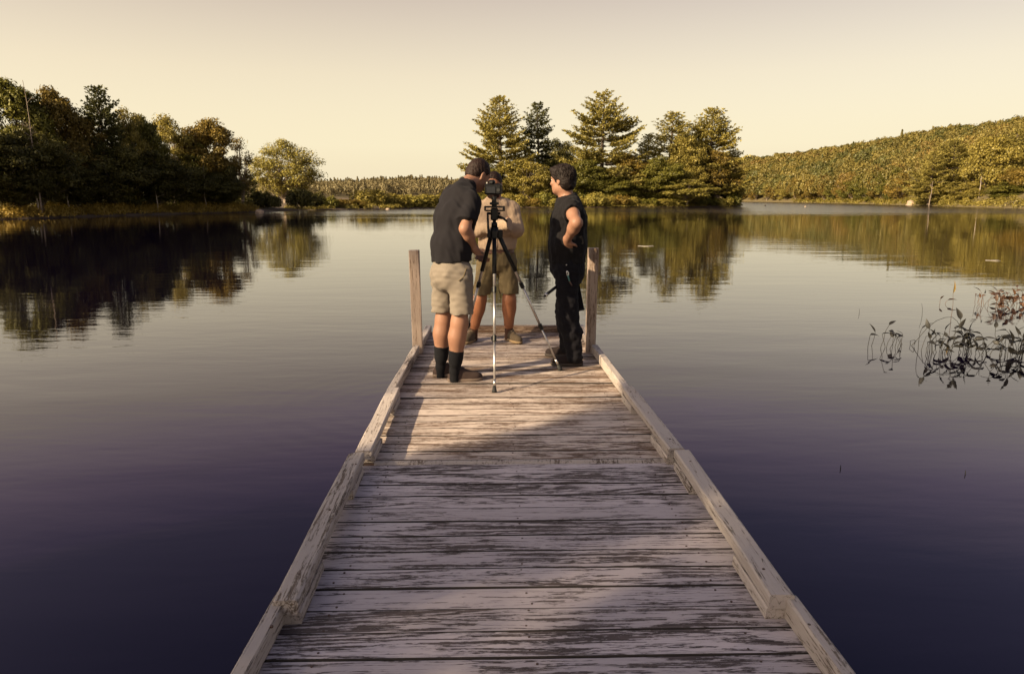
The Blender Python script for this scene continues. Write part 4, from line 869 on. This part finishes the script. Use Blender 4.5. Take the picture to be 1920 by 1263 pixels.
# ---------------- man facing us with crossed arms
def man_front():
    P = Person('bearded man in tan shirt and olive shorts facing us, arms crossed, behind the tripod', (*on_plane(924, 640)[:2], 0), (.02, -1)); r, f = P.right, P.fwd; z = A(0, 0, 1); Y = 7.3
    hipR, hipL = at(913, 497, Y), at(951, 497, Y); knR, knL = at(900, 560, Y-.03), at(955, 560, Y-.03); anR, anL = at(888, 622, Y+.02), at(954, 620, Y+.02)
    pel, lum, che, upc, nb = at(932, 482, Y), at(932, 455, Y), at(932, 415, Y), at(931, 388, Y), at(928, 374, Y-.01); shR, shL = at(904, 394, Y), at(960, 393, Y); elR, elL = at(895, 431, Y-.08), at(968, 431, Y-.08); wrR, wrL = at(949, 421, Y-.285), at(918, 428, Y-.20)
    hc = at(926, 346, Y-.03); ax = head_axes(f*.97+A(-.16, 0, -.14), (0, 0, 1)); F = P.field((-.42, -.42, -.01), (.48, .35, 1.86), .0075)
    F.seg(pel, lum, (.158, .115), (.150, .110), r); F.seg(lum, che, (.150, .110), (.165, .115), r); F.seg(che, upc, (.165, .115), (.155, .095), r); F.cap(shR, shL, .058, .058, .06)
    leg(F, hipR, knR, anR, back=-f); leg(F, hipL, knL, anL, back=-f); F.cap(anR, anR-z*.03, .034, .028); F.cap(anL, anL-z*.03, .034, .028); arm(F, shR, elR, wrR); arm(F, shL, elL, wrL)
    hand(F, wrR, unit(A(.55, .80, .05)), unit(A(-.5, .6, 0)), .5, thumb=-1); hand(F, wrL, unit(A(-.35, .92, -.05)), unit(A(.5, .6, 0)), .5, thumb=1); L = head(F, hc, ax, 1.0, nb); P.add(F, 'body', M['skin_dark']); eyes(P, L)
    F = Field(hc-.17, hc+.17, .006); R = np.stack(ax); F.ell(L(0, -.016, .034), A(.082, .102, .097), R); F.ell(L(0, -.05, -.03), A(.072, .06, .06), R, .03); F.cut(L(0, .066, .058), unit(ax[1]*.75-ax[2]*.66)); F.fold(.002, 5, 170); P.add(F, 'hair', M['hair_brown'])
    F = Field(hc-.19, hc+.17, .006); F.ell(L(0, .040, -.098), A(.056, .060, .052), R); F.ell(L(0, .03, -.06), A(.068, .055, .045), R, .03); F.ell(L(0, .095, -.045), A(.034, .014, .010), R, .01); F.cut(L(0, .0, -.045), unit(ax[2]-ax[1]*.25)); F.ell(L(0, .104, -.063), A(.022, .012, .008), R, .005, 'sub'); F.fold(.003, 6, 150); P.add(F, 'beard', M['hair_brown'])
    bm = bmesh.new()
    for sg in (-1, 1): add_tube(bm, [Vector(L(sg*.031+.021*math.cos(t), .108, .006+.016*math.sin(t))-P.base) for t in np.linspace(0, 2*math.pi, 15)], .0016, 5, False); add_tube(bm, [Vector(L(sg*.052, .106, .010)-P.base), Vector(L(sg*.076, .05, .010)-P.base), Vector(L(sg*.082, -.01, .006)-P.base)], .0016, 5)
    add_tube(bm, [Vector(L(-.010, .109, .010)-P.base), Vector(L(.010, .109, .010)-P.base)], .0016, 5); P.put('glasses', bm, M['black_plastic'])
    F = P.field((-.42, -.42, .92), (.48, .35, 1.62), .008); bt = at(932, 466, Y)
    F.seg(bt-z*.06, lum, (.180, .146), (.180, .142), r, .06); F.seg(lum, che, (.180, .142), (.183, .130), r, .06); F.seg(che, upc, (.190, .135), (.165, .110), r, .06); F.cap(shR, shL, .074, .074, .06); F.cap(upc, nb, .085, .072, .05)
    for sh, el, wr in ((shR, elR, wrR), (shL, elL, wrL)): F.cap(sh, el, .075, .072, .035); w = mid(el, wr, 1.10); F.cap(el, mid(el, wr, 1.25), .070, .055, .02, cuts=((w, unit(wr-el)),))
    F.cut(nb+z*.012, unit(z+f*.25)); F.cut(bt, -z); F.fold(.0050, 31, 34, (1, .7, .6)); F.fold(.0024, 32, 70, (1, 1, .6)); sh_ = P.add(F, 'shirt', M['tan_shirt'])
    bm = bmesh.new(); add_tube(bm, [Vector(nb+A(math.cos(t)*.078, math.sin(t)*.072, .012-.018*max(0, -math.sin(t)))-P.base) for t in np.linspace(-1.35, 4.49, 22)], .013, 6); link('collar', bm_mesh('collar', bm, M['tan_shirt'], True), sh_)
    bm = bmesh.new(); add_tube(bm, [Vector(q-f*0+A(0, -d_, 0)-P.base) for q, d_ in ((nb-z*.05, .105), (upc-z*.03, .128), (mid(upc, che), .145), (che, .148), (lum, .158), (bt+z*.02, .160))], .009, 5); link('placket', bm_mesh('placket', bm, M['tan_shirt'], True), sh_)
    F = P.field((-.42, -.35, .9), (.48, .35, 1.05), .007); F.seg(bt-z*.08, bt+z*.04, (.180, .142), (.180, .142), r, .02); F.cut(bt+z*.004, z); F.cut(bt-z*.045, -z); P.add(F, 'belt', M['leather'])
    F = P.field((-.42, -.35, .42), (.48, .35, 1.02), .008); hemR, hemL = at(901, 551, Y-.03), at(955, 550, Y-.03); F.seg(bt-z*.02, pel-z*.03, (.178, .138), (.185, .146), r, .05)
    for hp, hm in ((hipR, hemR), (hipL, hemL)): F.cap(hp, hm-z*.06, .104, .096, .035, cuts=((hm, (0, 0, -1)),))
    F.cut(bt-z*.03, z); F.fold(.0042, 41, 44, (1, 1, .5)); F.fold(.0022, 42, 70); P.add(F, 'shorts', M['olive'])
    for an, kn, he, dd in ((anR, knR, at(891, 628, Y+.09), A(-.34, -.94, 0)), (anL, knL, at(950, 628, Y+.08), A(.50, -.86, 0))):
        F = Field(an-.11, an+A(.12, .12, .24), .006); up = unit(kn-an); e = an+up*.055; F.cap(an-z*.07, an, .043, .041, .02); F.cap(an, e+up*.04, .041, .045, .02, cuts=((e, up),)); P.add(F, 'sock', M['sock_brown'])
        shoe(P, A(he[0], he[1], 0), dd, .30, .050, upper='boot_olive', sole='sole_tan', high=.025)
    return P
# ---------------- man in black, hand on hip
def man_black():
    P = Person('dark-haired man all in black, hand on hip, watching from the right post', (*on_plane(1066, 684)[:2], 0), (-.99, .14)); r, f = P.right, P.fwd; z = A(0, 0, 1)
    hipL, hipR = at(1063, 506, 6.17), at(1064, 504, 6.36); knL, knR = at(1065, 592, 6.14), at(1060, 588, 6.42); anL, anR = at(1077, 670, 6.13), at(1064, 652, 6.52)
    pel, lum, che, upc, nb = at(1063, 488, 6.26), at(1064, 458, 6.26), at(1066, 412, 6.26), at(1066, 386, 6.26), at(1062, 368, 6.27); shL, shR = at(1070, 390, 6.07), at(1064, 389, 6.46); elL, elR = at(1081, 418, 5.84), at(1078, 420, 6.68); wrL, wrR = at(1063, 450, 6.02), at(1058, 448, 6.50)
    hc = at(1054, 338, 6.28); ax = head_axes(A(-.80, .60, -.04), (0, 0, 1)); F = P.field((-.5, -.6, -.01), (.42, .75, 1.86), .0075)
    F.seg(pel, lum, (.150, .125), (.146, .125), r); F.seg(lum, che, (.146, .125), (.160, .120), r); F.seg(che, upc, (.160, .120), (.155, .095), r); F.cap(shR, shL, .058, .058, .06)
    leg(F, hipR, knR, anR, back=-f); leg(F, hipL, knL, anL, back=-f); F.cap(anR, anR-z*.03, .034, .028); F.cap(anL, anL-z*.03, .034, .028); arm(F, shL, elL, wrL, (.054, .047, .046, .029)); arm(F, shR, elR, wrR)
    hand(F, wrL, unit(A(.10, .25, -.30)), unit(A(.55, .7, .35)), .45, thumb=-1); hand(F, wrR, unit(A(.05, -.25, -.30)), unit(A(.5, -.7, .3)), .5, thumb=1); L = head(F, hc, ax, 1.0, nb, (.055, .064)); P.add(F, 'body', M['skin']); eyes(P, L)
    F = Field(hc-.18, hc+.18, .006); R = np.stack(ax); F.ell(L(0, -.018, .040), A(.088, .108, .104), R); F.ell(L(0, -.060, -.035), A(.074, .058, .070), R, .04); F.ell(L(0, .055, .088), A(.066, .050, .034), R, .03)
    F.cut(L(0, .068, .044), unit(ax[1]*.78-ax[2]*.62)); F.ell(L(.092, .010, -.03), A(.034, .030, .040), R, .01, 'sub'); F.ell(L(-.092, .010, -.03), A(.034, .030, .040), R, .01, 'sub'); F.cut(L(0, -.05, -.098), unit(-ax[2]-ax[1]*.3)); F.fold(.003, 7, 60); F.fold(.0015, 8, 170); hr = P.add(F, 'hair', M['hair_black'])
    g = np.random.default_rng(9); a = Acc()
    for k in range(900):                                       # loose locks falling from the crown to brow and nape
        d = unit(A(g.normal(0, .8), g.normal(-.15, 1.0), g.uniform(-.55, 1)))
        if d[1] > .35 and d[2] < .35: continue
        if abs(d[0]) > .6 and d[2] < .15 and d[1] > -.5: continue
        q0 = A(0, -.02, .036)+d*A(.087, .107, .103); fl = A(d[0]*.5, (.55 if d[1] > 0 else -.35), -.9)+g.normal(0, .35, 3); fl = unit(fl-d*(fl@d)); ln = g.uniform(.022, .048)
        q = np.array([L(*(q0-d*.005)), L(*(q0+fl*ln*.5+d*g.uniform(.003, .009))), L(*(q0+fl*ln-d*g.uniform(-.004, .006)))]); a.add(*tube_arrays(q-P.base, [.0042, .0036, .0008], 4))
    link('hair_locks', a.mesh('hair_locks', M['hair_black'], True), hr)
    F = P.field((-.5, -.6, .85), (.42, .75, 1.60), .008); hem = at(1064, 490, 6.26)
    F.seg(hem-z*.06, lum, (.178, .158), (.180, .160), r, .06); F.seg(lum, che, (.180, .160), (.186, .147), r, .06); F.seg(che, upc, (.186, .147), (.165, .112), r, .06); F.cap(shR, shL, .072, .072, .06); F.cap(upc, nb, .082, .068, .05)
    for sh, el in ((shL, elL), (shR, elR)): dd = unit(el-sh); e = sh+dd*.085; F.cap(sh, e+dd*.06, .070, .074, .035, cuts=((e, dd),))
    F.cut(nb+z*.002, unit(z+f*.3)); F.cut(hem, -z); F.fold(.0050, 51, 36, (1.1, 1.1, .4)); F.fold(.0024, 52, 70); P.add(F, 'tee_shirt', M['tee_black'])
    F = P.field((-.5, -.5, .03), (.42, .6, 1.12), .008); F.seg(hem+z*.03, pel-z*.05, (.170, .145), (.176, .148), r, .05); F.ell(mid(hipL, hipR)-f*.05-z*.03, A(.155, .10, .13), np.stack([r, f, z]), .05)
    for hp, kn, an in ((hipL, knL, anL), (hipR, knR, anR)): F.cap(hp, kn, .106, .086, .03); F.cap(kn, mid(kn, an, .4)+r*0-f*.014, .086, .084, .03); F.cap(mid(kn, an, .4)-f*.014, an+z*.01, .084, .068, .03); F.cap(kn+z*.1, kn-z*.1, .080, .078, .03)
    F.cut(anL-z*.045, -z); F.fold(.0042, 61, 46, (1, 1, .9)); F.fold(.0022, 62, 80); P.add(F, 'trousers', M['trouser_black'])
    bm = bmesh.new(); bmesh.ops.create_uvsphere(bm, u_segments=8, v_segments=6, radius=.006); o = P.put('rivet', bm, M['steel']); o.location = tuple(hipL-r*.108+z*.055-P.base)
    for he, dd, wd in ((on_plane(1091, 687), A(-.99, .10, 0), .046), (at(1077, 664, 6.50), A(-.99, .12, 0), .046)): shoe(P, A(he[0], he[1]+.03, 0), dd, .285, wd, upper='shoe_dark', sole='sole_dark', high=.02)
    return P
man_bent(); man_front(); MB = man_black()
# things the man in black carries
r, f = MB.right, MB.fwd
a, b = at(1040, 540, 6.12), at(1022, 554, 6.02); o = thing('baton', 'black rod with silver tip jutting out before the thigh of the man in black', 'rod', tuple(a)); d = b-a
bm = bmesh.new(); add_tube(bm, [Vector(-d*1.0), Vector(d*.78)], .014, 10); link('shaft', bm_mesh('shaft', bm, M['black_plastic'], True), o)
bm = bmesh.new(); add_tube(bm, [Vector(d*.78), Vector(d*.98)], .0155, 10); link('collar', bm_mesh('collar', bm, M['steel'], True), o)
bm = bmesh.new(); add_tube(bm, [Vector(d*.98), Vector(d*1.10)], [.012, .008], 10); link('tip', bm_mesh('tip', bm, M['rubber'], True), o)
t0, t1 = at(1076, 520, 6.30), at(1088, 582, 6.30); o = thing('pouch', 'flat black pouch hanging behind the thigh of the man in black', 'pouch', tuple(t0)); d = t1-t0; zz = unit(d); xx = unit(A(1, .15, 0)-zz*(A(1, .15, 0)@zz)); yy = np.cross(zz, xx)
bm = bmesh.new(); Rm = Matrix((xx, yy, zz)).transposed(); add_box(bm, d*.5, (.075, .035, np.linalg.norm(d)*.98), Rm, .008); link('sleeve', bm_mesh('sleeve', bm, M['trouser_black']), o)
bm = bmesh.new(); add_box(bm, d*.97, (.082, .042, .022), Rm, .006); link('hem_band', bm_mesh('hem_band', bm, M['black_plastic']), o)
bm = bmesh.new(); add_tube(bm, [Vector(d*.86-xx*.038), Vector(d*.92-xx*.041), Vector(d*.96-xx*.034)], .004, 6); link('buckle', bm_mesh('buckle', bm, M['steel']), o)
k0_ = at(1063, 508, 6.03); o = thing('key_strap', 'carabiner with teal key cord clipped at the hip of the man in black', 'key holder', tuple(k0_)); w = lambda px, py: Vector(at(px, py, 6.02)-k0_)
bm = bmesh.new(); add_tube(bm, [w(1063, 508), w(1066, 511), w(1066, 516), w(1063.5, 516), w(1062.5, 511), w(1063, 508)], .004, 6); link('clip', bm_mesh('clip', bm, M['steel'], True), o)
bm = bmesh.new(); add_tube(bm, [w(1064.5, 516), w(1066, 521), w(1068, 527)], .007, 6); link('cord', bm_mesh('cord', bm, M['teal'], True), o)
bm = bmesh.new(); add_tube(bm, [w(1068, 527), w(1070, 531), w(1072.5, 535)], [.005, .007, .006], 6); link('tag', bm_mesh('tag', bm, M['rust'], True), o)
# ------------------------------------------------------------------ tripod and camera
F1, F2 = on_plane(927, 737), on_plane(1051, 694); e = F2-F1; F3 = (F1+F2)/2+np.cross(A(0, 0, 1), e)*.866; ce = (F1+F2+F3)/3; ap = at(926, 434, ce[1]); ap[0] = at(927, 434, ce[1])[0]
T = thing('tripod', 'silver and black camera tripod with three spread legs on the deck', 'tripod', (ap[0], ap[1], 0)); TB = A(ap[0], ap[1], 0)
def tp(bm_fn, name, mat, parent=None, smooth=True):
    bm = bmesh.new(); bm_fn(bm); return link(name, bm_mesh(name, bm, M[mat], smooth), parent or T)
for Ft in (F1, F2, F3):
    dr = unit(A(Ft[0]-ap[0], Ft[1]-ap[1], 0)); top = ap+dr*.035-A(0, 0, .02)-TB; ft = Ft-TB; q = lambda t: Vector(top+(ft-top)*t)
    lg = tp(lambda bm: add_tube(bm, [q(0), q(.26)], .0185, 10), 'leg', 'black_plastic')
    tp(lambda bm: add_tube(bm, [q(.0), q(.36)], .0125, 10), 'upper_tube', 'alu', lg); tp(lambda bm: add_tube(bm, [q(.36), q(.66)], .0110, 10), 'middle_tube', 'alu', lg); tp(lambda bm: add_tube(bm, [q(.66), q(.955)], .0088, 10), 'lower_tube', 'alu', lg)
    for t in (.36, .665):
        def clamp(bm):
            add_tube(bm, [q(t-.018), q(t+.018)], .0185, 10); s_ = np.cross(unit(ft-top), dr); add_box(bm, q(t)+Vector(s_*.018), (.018, .022, .034), None, .003)
        tp(clamp, 'clamp', 'black_plastic', lg, False)
    tp(lambda bm: add_tube(bm, [q(.915), q(.955)], .0110, 10), 'foot_collar', 'steel', lg)
    tp(lambda bm: add_tube(bm, [q(.955), q(.985), Vector(ft)+Vector((0, 0, .006))], [.012, .020, .022], 10), 'rubber_foot', 'rubber', lg)
    tp(lambda bm: (add_box(bm, Vector(top)+Vector(dr*.01), (.045, .045, .07), Matrix.Rotation(math.atan2(dr[1], dr[0]), 3, 'Z'), .006)), 'leg_hinge', 'black_plastic', lg, False)
zA = ap[2]; V_ = lambda x, y, z: Vector((x, y, z))
tp(lambda bm: add_tube(bm, [V_(0, 0, zA-.05), V_(0, 0, zA+.035)], [.036, .034], 14), 'shoulder_casting', 'black_plastic')
tp(lambda bm: add_tube(bm, [V_(0, 0, zA-.32), V_(0, 0, zA+.11)], .0145, 12), 'centre_column', 'black_plastic')
tp(lambda bm: add_tube(bm, [V_(0, 0, zA+.035), V_(0, 0, zA+.075)], [.026, .024], 12), 'column_lock', 'black_plastic')
zc_ = at(926, 392, ce[1])[2]
tp(lambda bm: (add_box(bm, (0, 0, zc_-.04), (.060, .06, .10), None, .008), add_tube(bm, [V_(-.055, 0, zc_-.035), V_(.05, 0, zc_-.035)], .012, 10)), 'tilt_head', 'black_plastic', None, False)
tp(lambda bm: (add_box(bm, (0, 0, zc_+.018), (.165, .055, .014), None, .003), add_box(bm, (-.076, 0, zc_+.006), (.014, .06, .040), None, .003), add_box(bm, (.078, 0, zc_+.004), (.020, .06, .044), None, .003), add_box(bm, (0, 0, zc_-.012), (.15, .045, .012), None, .003)), 'slide_plate', 'black_plastic', None, False)
tp(lambda bm: add_tube(bm, [V_(.03, -.01, zc_-.06), V_(.075, -.03, zc_-.075), V_(.105, -.04, zc_-.10)], [.014, .011, .009], 8), 'pan_knob', 'black_plastic')
tp(lambda bm: add_tube(bm, [V_(-.055, -.01, zc_-.03), V_(-.050, -.07, zc_-.14), V_(-.045, -.11, zc_-.22)], [.008, .009, .011], 8), 'pan_handle', 'rubber')
zt = at(925, 367, ce[1])[2]
tp(lambda bm: (add_tube(bm, [V_(0, 0, zc_+.02), V_(0, 0, zt-.006)], [.022, .018], 12), add_box(bm, (0, 0, zc_+.045), (.075, .06, .02), None, .003)), 'riser', 'black_plastic', None, False)
cl = at(925, 366, ce[1]); K = thing('camera', 'black digital camera mounted on the tripod, its back screen facing us', 'camera', tuple(cl), math.radians(-8))
def kp(fn, name, mat, parent=None, smooth=False): bm = bmesh.new(); fn(bm); return link(name, bm_mesh(name, bm, M[mat], smooth), parent or K)
bd = kp(lambda bm: (add_box(bm, (0, 0, .048), (.136, .062, .088), None, .010), add_box(bm, (.056, .022, .045), (.030, .040, .080), None, .010)), 'body', 'black_plastic')
kp(lambda bm: (add_box(bm, (-.012, .006, .106), (.058, .060, .036), None, .014)), 'prism_hump', 'black_plastic', bd)
kp(lambda bm: add_box(bm, (-.014, -.0335, .042), (.072, .006, .052), None, .002), 'screen', 'screen', bd)
kp(lambda bm: add_box(bm, (-.012, -.032, .101), (.030, .014, .020), None, .005), 'eyepiece', 'rubber', bd)
kp(lambda bm: add_tube(bm, [V_(.046, -.032, .040), V_(.046, -.036, .040)], .014, 14), 'control_dial', 'rubber', bd)
kp(lambda bm: add_tube(bm, [V_(-.050, 0, .090), V_(-.050, 0, .104)], .011, 12), 'mode_dial', 'steel', bd)
kp(lambda bm: add_tube(bm, [V_(-.004, .028, .050), V_(-.004, .13, .050)], [.036, .034], 18), 'lens', 'black_plastic', bd)
# ------------------------------------------------------------------ water plants on the right
def pads():
    for px, py, w_, lb in ((1211, 461.5, 30, 'pale floating lily pad alone on the water right of the post'), (1862, 488.5, 26, 'small pale lily pad floating near the right shore reflection')):
        p = on_plane(px, py, WZ); R_ = w_/FPX*p[1]/2; bm = bmesh.new(); c = bm.verts.new((0, 0, .012)); n = 20
        ring = [bm.verts.new((math.cos(t)*R_, math.sin(t)*R_*.8, .010+.01*math.sin(3*t))) for t in np.linspace(.2, 6.08, n)]; low = [bm.verts.new((v.co.x, v.co.y, -.01)) for v in ring]
        for i in range(n-1): bm.faces.new((c, ring[i], ring[i+1])); bm.faces.new((ring[i], low[i], low[i+1], ring[i+1]))
        o = link('lily_pad', bm_mesh('lily_pad', bm, M['pad'])); o.location = (p[0], p[1], WZ); tag(o, lb, 'lily pad', 'lily pads on the open water')
M['pad'] = plain('lily_pad_leaf', (.26, .23, .18), .5); pads()
def plant_mat(name, a, b):
    t = NT(name); o = t.n('TexCoord').outputs['Object']; rnd = t.n('ObjectInfo').outputs['Random']; t.set(t.bsdf, 'Base Color', t.mix(t.math('ADD', t.math('MULTIPLY', t.noise(o, 18, 3), .5), t.math('MULTIPLY', rnd, .5)), a, b)); t.set(t.bsdf, 'Roughness', .6); return t.m
M['weed_dark'] = plant_mat('weed_dark', (.004, .004, .003), (.014, .012, .008)); M['weed_brown'] = plant_mat('weed_brown', (.03, .014, .008), (.10, .048, .022)); M['weed_yellow'] = plant_mat('weed_yellow', (.22, .13, .03), (.30, .20, .05))  # weed_dark is near black to paint the shading of the weed silhouettes
def stem_mesh(pts, r0, r1):
    V, F = tube_arrays(pts, np.linspace(r0, r1, len(pts)), 5); return V, F
def blade(base, d, up, L, w):
    """broad drooping leaf folded along its rib"""
    d = unit(d); s_ = unit(np.cross(d, up)); n = np.cross(s_, d); st = np.linspace(0, 1, 6); wd = w*np.array([.12, .85, 1, .8, .45, .02]); P = base+d*(st*L)[:, None]-n*(.28*L*st**2)[:, None]
    V = np.concatenate([P-s_*wd[:, None]+n*(wd*.35)[:, None], P, P+s_*wd[:, None]+n*(wd*.35)[:, None]]); F = []
    for i in range(5):
        for a in (0, 6): F.append((a+i, a+i+1, a+i+7, a+i+6))
    return V, np.array(F)
def weed(px, py, n, hpx, spread, label, seed, mat, droop=.5, leafs=1, group='dark water weeds standing off the right of the dock'):
    p = on_plane(px, py, WZ); k = p[1]/FPX; g = np.random.default_rng(seed); o = thing('water_weed', label, 'water plant', tuple(p), 0, group)
    for i in range(n):
        H = hpx*k*g.uniform(.6, 1.15); b = A(g.normal(0, spread*k*.45), g.normal(0, spread*k*.4), -.25); ln = A(g.normal(0, .35), g.normal(0, .3), 0)*H; t = np.linspace(0, 1, 7)
        pts = b+np.outer(t, A(0, 0, H+.25))+np.outer(t**2, ln)+g.normal(0, .01, (7, 3))*t[:, None]
        if g.random() < droop: h = unit(A(g.normal(), g.normal()*.5, 0)); pts[-2:] += h*H*.12; pts[-1] += h*H*.12-A(0, 0, H*.22)
        V, F = stem_mesh(pts, .0045, .0028); s_ = link('stem', arr_mesh('stem', V, F, M[mat], True), o)
        for q in range(leafs):
            e = pts[-1] if q == 0 else pts[4]; d = A(*unit(pts[-1]-pts[-2]))*.7+A(g.normal(0, .7), g.normal(0, .5), g.normal(-.15, .35)); V, F = blade(e, d, A(0, 0, 1)+g.normal(0, .4, 3), g.uniform(.08, .17), g.uniform(.016, .038)); link('leaf', arr_mesh('leaf', V, F, M[mat], True), s_)
    return o
WL = [(1632, 648, 2, 26, 14, 'small curled weed at the left end of the dark weed row', 'weed_dark'), (1660, 652, 4, 40, 12, 'weed with drooping leaves, first full clump from the left of the dark row', 'weed_dark'), (1683, 650, 5, 34, 12, 'dense-headed small weed clump, second from the left of the dark row', 'weed_dark'), (1701, 646, 2, 22, 6, 'lone short weed right of the dense-headed clump', 'weed_dark'),
      (1735, 658, 7, 42, 18, 'weed clump under the left end of the arching stem', 'weed_dark'), (1764, 662, 11, 46, 16, 'tangled upright weed clump under the arching stem', 'weed_dark'), (1808, 660, 13, 52, 18, 'densest weed clump under the right end of the arching stem', 'weed_dark'), (1850, 664, 10, 40, 22, 'leafy weed clump right of the arching stem', 'weed_dark'), (1893, 668, 9, 48, 18, 'weed clump second from the right edge of the dark row', 'weed_dark'), (1918, 664, 8, 50, 14, 'weed clump cut by the right edge of the picture', 'weed_dark'), (1945, 662, 8, 50, 16, 'weed clump just beyond the right edge', 'weed_dark'),
      (1843, 573, 8, 26, 16, 'reddish weed clump, leftmost of the sunlit group farther out', 'weed_brown'), (1868, 577, 10, 30, 18, 'reddish weed clump with tall pointed leaf in the sunlit group', 'weed_brown'), (1893, 574, 10, 30, 16, 'reddish weed clump, third of the sunlit group farther out', 'weed_brown'), (1916, 574, 10, 32, 16, 'reddish weed clump of the sunlit group at the right edge', 'weed_brown'), (1768, 569, 2, 12, 10, 'tiny curled reddish weed alone left of the tall yellow-tipped stem', 'weed_brown')]
for k, (px, py, n, h_, sp_, lb, mt) in enumerate(WL): weed(px, py, n, h_, sp_, lb, 100+k, mt, leafs=2 if n > 8 else 1)
def single(path, Yd, r0, label, mat, leaf=None):
    pts = []
    p0 = on_plane(*path[0], WZ)
    for px, py in path: pts.append(at(px, py, p0[1]+Yd)-p0)
    pts = smooth_poly(np.array(pts), .03); o = thing('water_weed', label, 'water plant', tuple(p0)); V, F = tube_arrays(pts, np.linspace(r0, r0*.6, len(pts)), 5); s_ = link('stem', arr_mesh('stem', V, F, M[mat], True), o)
    if leaf is not None: V, F = blade(pts[-1], leaf[0], A(.3, -1, .2), *leaf[1:]); link('leaf', arr_mesh('leaf', V, F, M[leaf_mat_], True), s_)
leaf_mat_ = 'weed_yellow'
single([(1709, 648), (1722, 634), (1738, 615), (1756, 601), (1772, 595), (1785, 594), (1795, 602), (1802, 616), (1806, 640)], 0, .0042, 'long thin stem bent into an arch over the dark weeds', 'weed_dark')
single([(1783, 598), (1785, 585), (1787, 570), (1787, 548)], 0, .004, 'tall stem tipped with one upright yellow leaf', 'weed_brown', (A(.25, 0, 1), .20, .022))
for px, py, tp_, lb in ((1576, 879, 866, 'short dark reed tip alone in the dark water right of the dock'), (1810, 889, 876, 'short dark reed tip in the dark water at far right'), (1611, 588, 576, 'thin twig tip left of the weeds'), (1729, 592, 566, 'thin upright reed right of the weeds, before the arch'), (1748, 662, 640, 'thin reed among the dark weeds')):
    single([(px, py), (px+.6, (py+tp_)/2), (px-1, tp_)], 0, .0035, lb, 'weed_dark')
